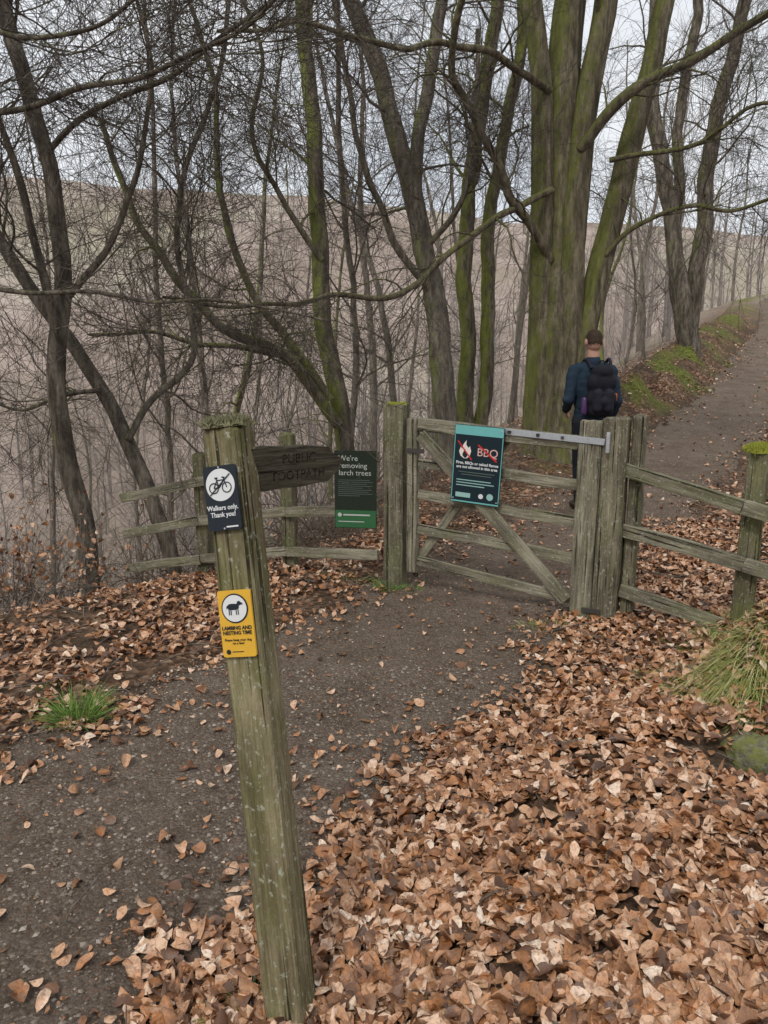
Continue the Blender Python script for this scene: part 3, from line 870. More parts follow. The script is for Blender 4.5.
# a few leaves lodged around the stone
cl_ = b+rng.normal(0, 1, (60, 3))*[.16, .09, 0]; cl_[:, 1] -= .05; cl_[:, 2] = height(cl_[:, 0], cl_[:, 1])+.03

geo = Geo(); b = ground_at(722, 800)
P = []
for i in range(110):
    s0 = b+np.array([rng.uniform(-.18, .40), rng.uniform(.02, .28), .12+rng.uniform(-.02, .06)])
    s0[2] = hz(s0[0], s0[1])+.02
    e = s0+np.array([rng.uniform(-.15, .1), rng.uniform(-.22, -.05), -rng.uniform(.03, .14)])
    e[2] = max(e[2], hz(e[0], e[1])+.01)
    m = (s0+e)/2+np.array([rng.normal(0, .02), rng.normal(0, .02), .03])
    P.append(catmull([s0, m, e], 9))
P = np.stack(P); tubes(geo, P, np.linspace(1, .4, 9)[None]*rng.uniform(.0008, .0025, len(P))[:, None], 5)
me = geo.mesh("exposed_roots", b); me.materials.append(M_twig2)
o = link(bpy.data.objects.new("exposed_roots", me)); o.location = b; o["kind"] = "stuff"

# ------------------------------------------------------------------ timber
def beam(name, root, p0, p1, w, d, nrm_hint, mat, taper=1.0, wob=.004, dome=0.0, label=None, rough_top=0.0):
    p0 = Vector([float(v) for v in p0]); p1 = Vector([float(v) for v in p1])
    z = (p1-p0); L = z.length; z.normalize()
    y = Vector(nrm_hint); y = (y-z*y.dot(z)).normalized(); x = y.cross(z)
    n = max(5, int(L/.05)); ch = min(w, d)*.10
    cs = []
    for sx, sy in ((1, 1), (-1, 1), (-1, -1), (1, -1)):
        a = [(sx*(w/2-ch), sy*d/2), (sx*w/2, sy*(d/2-ch))]
        if sx*sy > 0: a = a[::-1]
        cs += a
    full = []
    for i in range(8):
        q0 = cs[i]; q1 = cs[(i+1) % 8]
        full.append(q0)
        if i % 2 == 1:
            for f in (.25, .5, .75): full.append((q0[0]*(1-f)+q1[0]*f, q0[1]*(1-f)+q1[1]*f))
    full = np.array(full); m = len(full)
    zs = np.concatenate([[0, .006], np.linspace(.02, L-.02, n), [L-.006, L]])
    V = []
    sd = rng.uniform(0, 50)
    for k_, zz in enumerate(zs):
        t_ = zz/L; s = 1+(taper-1)*t_
        if k_ in (0, len(zs)-1): s *= .93
        ox = wob*4*float(fbm(np.array([zz*2.1+sd]), np.array([sd]), 2)[0]); oy = wob*4*float(fbm(np.array([zz*2.3]), np.array([sd+9]), 2)[0])
        nn = fbm(np.arange(m)*1.7+sd, np.full(m, zz*6), 2, 3.)
        rr = 1+nn*wob*8/max(w, .03)*.35
        top = k_ >= len(zs)-2
        dz = (fbm(full[:, 0]*40+sd, full[:, 1]*40, 2)*(.012+rough_top)) if top else 0
        V.append(np.column_stack([full[:, 0]*s*rr+ox, full[:, 1]*s*rr+oy, np.full(m, zz)+dz]))
    V = np.vstack(V); K = len(zs)
    ii = np.arange(K-1)[:, None]*m; j = np.arange(m)[None]; j2 = (j+1) % m
    Q = np.stack([ii+j, ii+j2, ii+m+j2, ii+m+j], -1).reshape(-1, 4)
    c0 = len(V); V = np.vstack([V, [[0, 0, 0]], [[0, 0, L+dome]]])
    T = [(c0, (k+1) % m, k) for k in range(m)]+[(c0+1, (K-1)*m+k, (K-1)*m+(k+1) % m) for k in range(m)]
    me = build_mesh(name, V, [Q, np.array(T)], True)
    try:
        me.set_sharp_from_angle(angle=math.radians(35))
    except Exception: pass
    mw = Matrix(((x.x, y.x, z.x, p0.x), (x.y, y.y, z.y, p0.y), (x.z, y.z, z.z, p0.z), (0, 0, 0, 1)))
    return part(name, me, root, mat, world=mw, label=label)

PB = np.array([-.218, 1.485, hz(-.218, 1.485)-.03]); PT = np.array([-.376, 1.785, 1.425])
AX = nrm(PT-PB)
nf = np.array([-.286, -.958, 0.]); nf = nrm(nf-AX*(nf@AX)); rf_ = np.cross(AX, nf)*1.0
if rf_[0] < 0: rf_ = -rf_
sp_ = thing("signpost", PB, "leaning weathered square timber waymark post with pointed arm", "signpost")
beam("post", sp_, PB-AX*.25, PT, .102, .096, nf, M_post, .95, .0012, dome=.022, rough_top=.04)
def cap_moss(root, c, ax, w, n=420, mat=None, hgt=.02, mound=0.0):
    r = rng.uniform(-.5, .5, (n, 2))*w
    x = nrm(np.cross(ax, [0, 1, 0.3])); y = np.cross(ax, x)
    mh = mound*np.clip(1-(np.hypot(r[:, :1], r[:, 1:])/(w*.62))**2, 0, 1)
    P0 = c+r[:, :1]*x+r[:, 1:]*y
    d = nrm(rng.normal(0, .6, (n, 3))+ax*1.0); P = np.stack([P0-ax*.006, P0+d*.006+ax*mh, P0+ax*mh+d*rng.uniform(.008, hgt, (n, 1))], 1)
    gg = Geo(); tubes(gg, P, np.array([[.0034, .003, .0006]]).repeat(n, 0), 4)
    me = gg.mesh("moss_cap", c); mw = Matrix.Translation(Vector([float(v) for v in c]))
    part("moss_cap", me, root, mat or M_mosscap, world=mw)
M_mosscap = plain("moss_cushion", (.34, .36, .06), .9, .1, .4, 40)
cap_moss(sp_, PT+AX*.006, AX, .096, 800, plain("dull_moss", (.22, .21, .12), .9, .1, .6, 60), .032)
a0 = np.array([-.345, 1.775, 1.326]); a1 = np.array([-.122, 1.965, 1.320])
ad = nrm(a1-a0); an = nrm(np.array([ad[1], -ad[0], 0])); au = np.cross(an, ad)
if au[2] < 0: au = -au
L_ = float(np.linalg.norm(a1-a0)); hh = .053; th_ = .018
up_ = [(0, hh), (L_*.12, hh*.97), (L_*.25, hh*1.03), (L_*.4, hh*.95), (L_*.5, hh*.93), (L_*.6, hh*.98), (L_*.7, hh*.90), (L_-.045, hh*.83), (L_-.035, hh*.55), (L_-.018, hh*.42), (L_, .008)]
lo_ = [(0, -hh), (L_*.2, -hh*1.04), (L_*.35, -hh*.98), (L_*.55, -hh*1.0), (L_*.7, -hh*.90), (L_-.05, -hh*.88), (L_-.03, -hh*.60), (L_-.012, -hh*.32)]
outl = lo_+up_[::-1]
n = len(outl)
V = [(x_, y_, th_) for x_, y_ in outl]+[(x_, y_, -th_) for x_, y_ in outl]
Qs = np.array([(i, (i+1) % n, n+(i+1) % n, n+i) for i in range(n)])[:, ::-1]
me = build_mesh("pointed_arm", np.array(V), [Qs, np.array([list(range(n))]), np.array([list(range(2*n-1, n-1, -1))])], False)
def frame(o_, xd, yd):
    zd = np.cross(xd, yd)
    return Matrix(((xd[0], yd[0], zd[0], o_[0]), (xd[1], yd[1], zd[1], o_[1]), (xd[2], yd[2], zd[2], o_[2]), (0, 0, 0, 1)))
wa = NT("arm_wood")
g1 = wa.noise(wa.coords((.07, 1, 1)), 130, 9, .8)
ca_ = wa.ramp(g1, [(.34, (.020, .016, .012)), (.5, (.065, .052, .038)), (.66, (.18, .15, .11))])
ca_ = wa.mix(wa.ramp(wa.noise(wa.coords((.4, 1, 1)), 26, 7, .8), [(.45, 0.), (.66, .55)]), ca_, (.12, .12, .075))
ca_ = wa.mix(wa.ramp(wa.noise(wa.coords((.03, 1, 1)), 60, 3, .5), [(.38, .9), (.42, .0)]), ca_, (.008, .006, .005))
wa.col(ca_); wa.rough(.85, .15); wa.bump(g1, 1, .012)
armF = frame(a0, ad, au)
arm = part("pointed_arm", me, sp_, wa.m, world=armF)

def text_mesh(body, size, align='CENTER', bold=0.0, line=1.0, ext=.0004):
    cu = bpy.data.curves.new('txt', 'FONT'); cu.body = body; cu.size = size; cu.align_x = align; cu.align_y = 'CENTER'
    cu.offset = bold; cu.space_line = line; cu.extrude = ext; cu.resolution_u = 3
    ob = bpy.data.objects.new('txt', cu); link(ob)
    dg = bpy.context.evaluated_depsgraph_get(); dg.update()
    me = bpy.data.meshes.new_from_object(ob.evaluated_get(dg))
    bpy.data.objects.remove(ob)
    return me
def text(root, body, size, x_, y_, z_, mat, align='CENTER', bold=0., line=1., base=None, nm="lettering", fit=None):
    me = text_mesh(body, size, align, bold, line)
    lm = Matrix.Translation((x_, y_, z_))
    if fit:
        xs = [v.co.x for v in me.vertices]; wdt = max(xs)-min(xs)
        k = min(1.0, fit/wdt)
        for v in me.vertices: v.co.x *= k; v.co.y *= (k+1)/2
    if base is not None: return part(nm, me, root, mat, world=base @ lm)
    return part(nm, me, root, mat, local=lm)
wc = NT("worn_carving")
cc_ = wc.ramp(wc.noise(wc.coords((.3, 1, 1)), 120, 6, .8), [(.46, (.010, .008, .006)), (.58, (.07, .058, .043))])
wc.col(cc_); wc.rough(.95, .05)
text(sp_, "PUBLIC", .034, L_*.53, .021, th_+.0004, wc.m, base=armF, fit=.10)
text(sp_, "FOOTPATH", .034, L_*.53, -.021, th_+.0004, wc.m, base=armF, fit=.155)

def multi(root, polys, z_, mat, nm):
    gg = Geo()
    for i_, pl in enumerate(polys):
        n = len(pl)
        area = sum(pl[i][0]*pl[(i+1) % n][1]-pl[(i+1) % n][0]*pl[i][1] for i in range(n))
        if area < 0: pl = pl[::-1]
        gg.add(np.array([(a_, b_, z_+(i_ % 7)*.00005) for a_, b_ in pl], float), np.array([list(range(n))]))
    return part(nm, gg.mesh(nm, smooth=False), root, mat)
def circ(cx, cy, r, n=28): return [(cx+r*math.cos(2*math.pi*i/n), cy+r*math.sin(2*math.pi*i/n)) for i in range(n)]
def oval(cx, cy, rx, ry, n=22): return [(cx+rx*math.cos(2*math.pi*i/n), cy+ry*math.sin(2*math.pi*i/n)) for i in range(n)]
def ringp(cx, cy, r, wd_, n=24):
    out = []
    for i in range(n):
        a_, b_ = 2*math.pi*i/n, 2*math.pi*(i+1)/n
        out.append([(cx+(r-wd_)*math.cos(a_), cy+(r-wd_)*math.sin(a_)), (cx+r*math.cos(a_), cy+r*math.sin(a_)), (cx+r*math.cos(b_), cy+r*math.sin(b_)), (cx+(r-wd_)*math.cos(b_), cy+(r-wd_)*math.sin(b_))])
    return out
def ln(x0, y0, x1, y1, w_):
    d = math.hypot(x1-x0, y1-y0); nx, ny = -(y1-y0)/d*w_/2, (x1-x0)/d*w_/2
    return [(x0+nx, y0+ny), (x1+nx, y1+ny), (x1-nx, y1-ny), (x0-nx, y0-ny)]
def rect(x0, y0, x1, y1): return [(x0, y0), (x1, y0), (x1, y1), (x0, y1)]
def rrect_board(root, w_, h_, th, mat, r=.006, nm="board"):
    pts = []
    for cx, cy, a_ in ((w_/2-r, h_/2-r, 0), (-w_/2+r, h_/2-r, 90), (-w_/2+r, -h_/2+r, 180), (w_/2-r, -h_/2+r, 270)):
        for k in range(5):
            t_ = math.radians(a_+k*22.5); pts.append((cx+r*math.cos(t_), cy+r*math.sin(t_)))
    n = len(pts)
    V = [(a_, b_, 0) for a_, b_ in pts]+[(a_, b_, -th) for a_, b_ in pts]
    Qs = np.array([(i, n+i, n+(i+1) % n, (i+1) % n) for i in range(n)])
    me = build_mesh(nm, np.array(V), [Qs, np.array([list(range(n))]), np.array([list(range(2*n-1, n-1, -1))])], False)
    return part(nm, me, root, mat)
def screws(root, pts, r=.003):
    for a_, b_ in pts: multi(root, [circ(a_, b_, r, 12)], .0022, M_metal, "screw")

def on_post(t_):
    return PB+(PT-PB)*t_+nf*.0565
W1 = .087; H1 = .152
f1 = frame(on_post(.888)-rf_*.004, rf_, AX)
s1 = thing("notice_sign", (0, 0, 0), "black notice with white disc and crossed out bicycle", "sign", mat=f1)
rrect_board(s1, W1, H1, .006, M_black)
multi(s1, [circ(0, .031, .038, 36)], .001, M_white, "disc")
bk = ringp(-.017, .024, .013, .0026)+ringp(.017, .024, .013, .0026)+[ln(-.017, .024, -.007, .042, .0028), ln(-.007, .042, .011, .042, .0028), ln(.017, .024, .010, .047, .0028), ln(-.003, .024, .011, .042, .0028), ln(-.017, .024, -.003, .024, .0028), ln(-.003, .024, -.009, .047, .0028), ln(-.013, .0475, -.005, .0475, .0035), ln(.006, .049, .014, .047, .003)]
multi(s1, bk, .002, M_black, "bicycle_symbol")
multi(s1, [ln(-.028, .008, .028, .055, .0028)], .003, M_black, "slash")
text(s1, "Walkers only.\nThank you!", .0175, 0, -.031, .001, M_white, bold=.0003, line=1.0, fit=.082)
multi(s1, [rect(.005, -.070, .036, -.0665)], .001, M_white, "small_print")
screws(s1, [(0, .0725), (0, -.0715)], .0022)
f2 = frame(on_post(.688)-rf_*.001, rf_, AX)
s2 = thing("notice_sign", (0, 0, 0), "yellow lambing and nesting time notice with sheep symbol", "sign", mat=f2)
rrect_board(s2, W1, .157, .006, M_yellow)
multi(s2, [circ(0, .036, .035, 36)], .001, M_black, "ring")
multi(s2, [circ(0, .036, .0315, 36)], .002, M_white, "disc")
sheep = [oval(-.003, .040, .0155, .0075), oval(-.010, .040, .008, .0072), circ(.013, .048, .0052, 14), [(.004, .044), (.010, .040), (.017, .047), (.010, .051)], [(.014, .0515), (.0225, .048), (.0215, .0445), (.014, .0445)],
         rect(-.0155, .021, -.0130, .040), rect(-.0105, .021, -.0082, .038), rect(.003, .021, .0053, .038), rect(.0080, .021, .0103, .040), [(-.0165, .045), (-.021, .040), (-.020, .034), (-.0175, .040)]]
multi(s2, sheep, .003, M_black, "sheep_symbol")
text(s2, "LAMBING AND\nNESTING TIME", .0125, 0, -.016, .001, M_black, bold=.0003, line=.95, fit=.078)
text(s2, "Please keep your dog\non a lead", .0082, 0, -.042, .001, M_black, line=.95, fit=.074)
multi(s2, [circ(-.028, -.066, .006, 14)], .001, M_black, "emblem")
multi(s2, [rect(-.018, -.067, .012, -.065)], .001, M_black, "small_print")

# ------------------------------------------------------------------ gate
GL = np.array([.085, 4.98, 0.]); GR = np.array([1.370, 4.36, 0.])
GL[2] = hz(GL[0], GL[1]); GR[2] = hz(GR[0], GR[1])
gd = nrm((GR-GL)*[1, 1, 0]); gn = np.array([gd[1], -gd[0], 0]); GLn = float(np.linalg.norm((GR-GL)[:2]))
def gp(a_, z_, off=0.0):
    p_ = GL*[1, 1, 0]+gd*a_+gn*off; return np.array([p_[0], p_[1], z_])
gpl = thing("gate_post", GL, "square mossy timber gate post with lichen at its top", "gate post", "gate posts")
beam("post", gpl, gp(0, -.35), gp(0, 1.275), .145, .145, gn, M_gpost, .98, .005, dome=.012, rough_top=.015)
gpr = thing("gate_post", GR, "thick weathered timber post carrying the gate hinges", "gate post", "gate posts")
beam("post", gpr, gp(GLn, -.35, -.01), gp(GLn, 1.235, -.01), .15, .15, gn, M_gpost, .98, .005, dome=.01, rough_top=.015)

gate = thing("wooden_gate", gp(GLn/2, 0), "weathered five bar timber gate, closed, with diagonal braces", "gate")
x0, x1 = .105, GLn-.11
zl = [1.15, .90, .68, .45, .22]; zr = [1.085, .83, .60, .36, .10]
beam("stile", gate, gp(x0+.03, .14, .02), gp(x0+.03, 1.19, .02), .07, .06, gn, M_fence, 1, .003)
beam("stile", gate, gp(x1-.03, -.0, .03), gp(x1-.03, 1.22, .03), .13, .075, gn, M_fence, 1, .004)
for i, (a_, b_) in enumerate(zip(zl, zr)):
    beam("rail", gate, gp(x0+.067, a_, .02), gp(x1-.097, b_, .02), .085 if i == 0 else .065, .055 if i == 0 else .026, gn, M_fence, 1, .004)
beam("brace", gate, gp(x0+.09, 1.09, .0505), gp(x1-.12, .10, .0505), .085, .026, gn, M_fence, 1, .003)
beam("brace", gate, gp(x0+.07, .24, -.012), gp(x0+.66, 1.08, -.012), .06, .03, gn, M_fence, 1, .003)
beam("hinge_strap", gate, gp(GLn-.68, 1.135, .052), gp(GLn-.05, 1.10, .0745), .038, .008, gn, M_metal, 1, .0)
beam("hinge_strap", gate, gp(GLn-.13, .06, .078), gp(GLn-.02, .06, .078), .03, .008, gn, M_rust, 1, .0)
for a_, z_ in ((GLn-.63, 1.132), (GLn-.45, 1.122), (GLn-.3, 1.113), (GLn-.15, 1.106)):
    beam("bolt", gate, gp(a_, z_, .056), gp(a_, z_, .072), .018, .018, (0, 0, 1), M_rust, 1, 0)
beam("hinge_pin", gpr, gp(GLn-.03, 1.04, .09), gp(GLn-.03, 1.16, .09), .022, .022, gn, M_metal, 1, 0)
beam("latch", gate, gp(x0-.0, .98, .06), gp(x0+.12, .98, .06), .03, .008, gn, M_rust, 1, 0)

Xs = .60
slope = nrm(gp(1.4, zr[0])-gp(.1, zl[0]))
upv = np.cross(gn, slope)
if upv[2] < 0: upv = -upv
f3 = frame(gp(Xs, .915, .085), slope, upv)
s3 = thing("notice_sign", (0, 0, 0), "dark teal fire and barbecue ban notice fixed to the gate", "sign", mat=f3)
W3, H3 = .325, .50
rrect_board(s3, W3, H3, .008, M_tealdk, .008)
multi(s3, [rect(-W3/2+.003, H3/2-.062, W3/2-.003, H3/2-.003)], .0012, M_teal, "header_band")
multi(s3, [rect(-W3/2+.003, -H3/2+.003, W3/2-.003, -H3/2+.012)], .0012, M_teal, "border")
multi(s3, [rect(-W3/2+.003, -H3/2+.018, -W3/2+.008, H3/2-.066)], .0012, M_teal, "border")
multi(s3, [rect(W3/2-.008, -H3/2+.018, W3/2-.003, H3/2-.066)], .0012, M_teal, "border")
fl = [(-.09, .028), (-.118, .045), (-.132, .078), (-.120, .112), (-.110, .098), (-.102, .130), (-.078, .165), (-.079, .130), (-.060, .108), (-.050, .122), (-.038, .085), (-.048, .048), (-.068, .030)]
fl = [(-.085+(a_+.085)*.86, .085+(b_-.085)*.86) for a_, b_ in fl]
multi(s3, [fl], .0012, M_pink, "flame_symbol")
multi(s3, [[(-.086, .040), (-.102, .056), (-.098, .074), (-.085, .096), (-.075, .074), (-.067, .058), (-.074, .042)]], .0022, M_tealdk, "flame_core")
multi(s3, [ln(-.136, .146, -.036, .030, .008)], .0034, M_red, "slash")
text(s3, "BBQ", .072, .064, .082, .0012, M_salmon, bold=.0)
multi(s3, [ln(.000, .130, .128, .034, .010)], .0034, M_red, "slash")
text(s3, "Fires, BBQs or naked flames\nare not allowed in this area", .0245, 0, -.005, .0012, M_white, bold=.0006, line=1.05, fit=.29)
for i_, (a_, b_) in enumerate(((-.12, .12), (-.10, .10))):
    multi(s3, [rect(a_, -.052-.016*i_, b_, -.048-.016*i_)], .0012, M_smallprint, "small_print")
for i_, (a_, b_) in enumerate(((-.13, .10), (-.13, .12), (-.13, .06))):
    multi(s3, [rect(a_, -.105-.0175*i_, b_, -.099-.0175*i_)], .0012, M_palegreen, "small_print")
multi(s3, [rect(-.13, -.215, -.03, -.185)], .0012, M_palegreen, "emblem")
multi(s3, [circ(.10, -.195, .022, 16)], .0012, M_palegreen, "emblem")
multi(s3, [circ(.04, -.197, .016, 16)], .0012, M_white, "emblem")
screws(s3, [(-.145, .23), (.145, .23), (-.145, -.225), (.145, -.225)], .005)

# ------------------------------------------------------------------ left fence
FL = [gp(-.05, 0), np.array([-.70, 5.36, 0]), np.array([-1.39, 5.56, 0]), np.array([-2.05, 5.78, 0])]
fz = [(.93, .57, .25), (.80, .48, .18), (.66, .36, .06), (.50, .21, -.08)]
fl_ = thing("wooden_fence", (FL[1][0], FL[1][1], hz(FL[1][0], FL[1][1])), "three rail weathered timber fence running off along the slope edge", "fence", "post and rail fences")
fn = np.array([-.27, -.96, 0.])
beam("post", fl_, (FL[1][0], FL[1][1], -.35), (FL[1][0], FL[1][1], 1.04), .10, .10, fn, M_mossy, .97, .004, dome=.015)
beam("post", fl_, (FL[2][0], FL[2][1], -.6), (FL[2][0], FL[2][1], .87), .10, .10, fn, M_mossy, .97, .004, dome=.015)
for i in range(3):
    for r_ in range(3):
        a_ = FL[i].copy(); b_ = FL[i+1].copy()
        a_[2] = fz[i][r_]; b_[2] = fz[i+1][r_]
        o_ = fn*.07
        if i == 0: a_ = a_+(b_-a_)*.08
        dirv = nrm(b_-a_)
        beam("rail", fl_, a_+o_*.98+dirv*(.003 if i else 0), b_+o_*.98, .070, .035, fn, M_fence, 1, .005)
lx = nrm(np.array([.94, -.14, 0.])); lc = np.array([-.195, 4.96, .70])
f4 = frame(lc, lx, np.array([0., 0, 1.]))
s4 = thing("notice_sign", (0, 0, 0), "dark green larch tree removal notice beside the gate post", "sign", mat=f4)
W4, H4 = .29, .535
rrect_board(s4, W4, H4, .008, M_dkgreen, .006)
multi(s4, [rect(-W4/2+.004, -H4/2+.004, W4/2-.004, -H4/2+.125)], .0012, M_green, "footer_band")
text(s4, "We're\nremoving\nlarch trees", .052, -W4/2+.030, .165, .0012, M_offwhite, 'LEFT', bold=.0, line=.95)
for k in range(9):
    multi(s4, [rect(-.12, .065-.0135*k, (.10, .12, .08, .115, .05, .11, .09, .12, .03)[k], .068-.0135*k)], .0012, M_smallprint, "small_print")
multi(s4, [circ(-.11, -.175, .014, 18)], .0024, M_offwhite, "emblem")
multi(s4, [rect(-.085, -.180, .10, -.170)], .0024, M_offwhite, "small_print")
multi(s4, [rect(-.12, -.225, .06, -.219)], .0024, M_offwhite, "small_print")

# ------------------------------------------------------------------ right fence
fr = thing("wooden_fence", gp(GLn+.13, 0), "three rail weathered timber fence with mossy topped post", "fence", "post and rail fences")
q0 = gp(GLn+.120, 0, -.08); R1_ = S(745, 600, 4.02); q1 = np.array([R1_[0], R1_[1], 0])
fdir = nrm(q1-q0); fnr = np.array([fdir[1], -fdir[0], 0])
beam("post", fr, (q0[0], q0[1], -.3), (q0[0], q0[1], 1.25), .075, .13, gn, M_gpost, .98, .004, dome=.012)
zt = S(745, 452, 4.02)[2]
beam("post", fr, (q1[0], q1[1], -.3), (q1[0], q1[1], zt), .11, .10, fnr, M_mossy, .98, .004, dome=.015)
cap_moss(fr, np.array([q1[0], q1[1], zt+.004]), np.array([0, 0, 1.]), .122, 2800, None, .034, .026)
cap_moss(gpl, gp(0, 1.28), np.array([0, 0, 1.]), .13, 200)
for (ya, yb, yc) in ((467, 505, 540), (527, 562, 598), (588, 628, 668)):
    a_ = S(622, ya, 4.38); b_ = S(745, yb, 4.02); c_ = S(860, yc, 3.66)
    o_ = fnr*.07
    beam("rail", fr, a_+o_*.6, b_+o_, .080, .04, fnr, M_fence, 1, .006)
    beam("rail", fr, b_+o_+nrm(c_-b_)*.004, c_+o_, .080, .04, fnr, M_fence, 1, .006)
q2 = S(868, 600, 3.66)
beam("post", fr, (q2[0], q2[1], -.2), (q2[0], q2[1], zt-.1), .12, .10, fnr, M_mossy, .98, .004, dome=.015)

# ------------------------------------------------------------------ person
def sph(n=16, m=10):
    th, ph = np.meshgrid(np.linspace(0, 2*math.pi, n, endpoint=False), np.linspace(0, math.pi, m+1)[1:-1])
    d = np.stack([np.sin(ph)*np.cos(th), np.sin(ph)*np.sin(th), np.cos(ph)], -1)
    V = np.vstack([d.reshape(-1, 3), [[0, 0, 1]], [[0, 0, -1]]])
    r_ = m-1
    Q = [(i*n+j, (i+1)*n+j, (i+1)*n+(j+1) % n, i*n+(j+1) % n) for i in range(r_-1) for j in range(n)]
    T = [(r_*n, j, (j+1) % n) for j in range(n)]+[(r_*n+1, (r_-1)*n+(j+1) % n, (r_-1)*n+j) for j in range(n)]
    return V, np.array(Q), np.array(T)
SV, SQ, ST = sph(18, 13)
def ell(g, c, r): g.add(SV*np.array(r)+np.array(c), SQ, ST)
def cap(g, p0, r0, p1, r1, sx=1., sy=1.):
    p0 = np.array(p0, float); p1 = np.array(p1, float); z = p1-p0; z = nrm(z)
    h = np.array([1., 0, 0]) if abs(z[0]) < .9 else np.array([0, 1., 0])
    x = nrm(h-z*(h@z)); y = np.cross(z, x)
    top = SV[:, 2] >= 0
    rr = np.where(top, r1, r0)[:, None]
    V = SV[:, :1]*rr*sx*x+SV[:, 1:2]*rr*sy*y+SV[:, 2:]*rr*z+np.where(top[:, None], p1, p0)
    g.add(V, SQ, ST)
def remesh(g, name, vox, sm=4):
    me = g.mesh(name); ob = bpy.data.objects.new("tmp", me); link(ob)
    m = ob.modifiers.new('r', 'REMESH'); m.mode = 'VOXEL'; m.voxel_size = vox
    m.use_smooth_shade = True
    s = ob.modifiers.new('s', 'SMOOTH'); s.iterations = sm; s.factor = .5
    dg = bpy.context.evaluated_depsgraph_get(); dg.update()
    out = bpy.data.meshes.new_from_object(ob.evaluated_get(dg)); out.name = name
    bpy.data.objects.remove(ob)
    return out
pp = np.array([(595-384)/F*7.2/1.03, 7.2]); pz = hz(pp[0], pp[1])+.01
pm = Matrix.Translation((pp[0], pp[1], pz)) @ Matrix.Rotation(math.radians(2), 4, 'Z')
man = thing("person", (0, 0, 0), "man walking away in navy top and dark trousers wearing a backpack", "person", mat=pm)
arms = {-1: [(-.175, 0, 1.40), (-.235, -.06, 1.13), (-.19, .16, 1.02)], 1: [(.175, 0, 1.40), (.235, -.05, 1.12), (.215, .07, .90)]}
legs = {-1: [(-.075, 0, .92), (-.04, .12, .50), (-.02, .12, .10), (-.03, .28, .04)], 1: [(.085, 0, .92), (.09, .02, .49), (.09, -.16, .12), (.10, -.02, .04)]}
B_ = Geo()
ell(B_, (0, .012, 1.685), (.074, .094, .105)); ell(B_, (0, .045, 1.63), (.054, .06, .055)); ell(B_, (0, -.02, 1.66), (.068, .075, .08))
cap(B_, (0, -.015, 1.45), .062, (0, -.002, 1.61), .055)
cap(B_, (0, .098, 1.685), .010, (0, .118, 1.655), .014)
cap(B_, (-.035, .09, 1.705), .014, (.035, .09, 1.705), .014); cap(B_, (-.02, .095, 1.622), .009, (.02, .095, 1.622), .009)
for s in (-1, 1): ell(B_, (s*.079, .0, 1.670), (.012, .020, .032))
ell(B_, (0, 0, 1.28), (.165, .10, .22)); cap(B_, (-.14, 0, 1.41), .055, (.14, 0, 1.41), .055); cap(B_, (0, 0, .96), .13, (0, 0, 1.18), .125, 1, .75)
for s in (-1, 1):
    a = arms[s]; l = legs[s]
    cap(B_, a[0], .052, a[1], .038); cap(B_, a[1], .038, a[2], .026)
    wd_ = nrm(np.array(a[2])-np.array(a[1])); wr = np.array(a[2])
    lat_ = nrm(np.cross(wd_, [s*1., 0, 0])); inn = nrm(np.cross(lat_, wd_))
    if inn[0]*s > 0: inn = -inn
    cap(B_, wr, .026, wr+wd_*.03, .027)
    for k, (o_, ln_) in enumerate(((-.027, .060), (-.009, .070), (.009, .066), (.026, .052))):
        r_ = wr+wd_*.02+lat_*o_*.8; kn = wr+wd_*.088+lat_*o_; m1 = kn+nrm(wd_+inn*.45)*ln_*.55; m2 = m1+nrm(wd_*.6+inn*.9)*ln_*.5
        cap(B_, r_, .013, kn, .0105); cap(B_, kn, .0095, m1, .0085); cap(B_, m1, .0085, m2, .007)
    tb = wr+wd_*.03-lat_*.022; tm = tb+nrm(wd_*.7-lat_*.8+inn*.3)*.035; te = tm+nrm(wd_+inn*.5-lat_*.2)*.028
    cap(B_, tb, .012, tm, .011); cap(B_, tm, .011, te, .008)
    cap(B_, l[0], .085, l[1], .055, 1, 1.); cap(B_, l[1], .054, l[2], .036); cap(B_, l[2], .04, l[3], .03)
M_skin = plain("skin", (.46, .26, .19), .55, .25, .15)
M_navy = plain("navy_fabric", (.020, .036, .056), .85, .15, .35, 20)
M_trous = plain("dark_trousers", (.020, .023, .030), .85, .15, .3, 20)
M_pack = plain("backpack_fabric", (.013, .013, .019), .8, .2, .4, 30)
M_packp = plain("backpack_panel", (.018, .017, .027), .75, .2, .3, 30)
M_hair = plain("dark_hair", (.055, .036, .024), .75, .2, .6, 160)
M_boot = plain("boot_leather", (.04, .028, .02), .6, .4, .3)
part("body", remesh(B_, "body", .0055, 3), man, M_skin)
Jk = Geo()
ell(Jk, (0, 0, 1.27), (.185, .128, .25)); cap(Jk, (-.12, -.005, 1.415), .070, (.12, -.005, 1.415), .070); cap(Jk, (0, 0, .97), .155, (0, 0, 1.2), .158, 1, .78)
cap(Jk, (0, -.012, 1.44), .088, (0, -.008, 1.505), .068)
for s in (-1, 1):
    a = arms[s]; e_ = np.array(a[1]); w_ = np.array(a[2]); w_ = e_+(w_-e_)*.93
    cap(Jk, a[0], .068, a[1], .053); cap(Jk, a[1], .053, w_, .040)
jm = remesh(Jk, "jacket", .009, 3)
co_ = np.zeros(len(jm.vertices)*3, np.float32); jm.vertices.foreach_get("co", co_); co_ = co_.reshape(-1, 3)
fold = .012*fbm(co_[:, 0]*9+co_[:, 1]*5, co_[:, 2]*22, 2, 4.)*2
nn_ = nrm(co_*[1, 1, 0]); co_ = co_+nn_*fold[:, None]; jm.vertices.foreach_set("co", co_.ravel().astype(np.float32)); jm.update()
part("jacket", jm, man, M_navy)
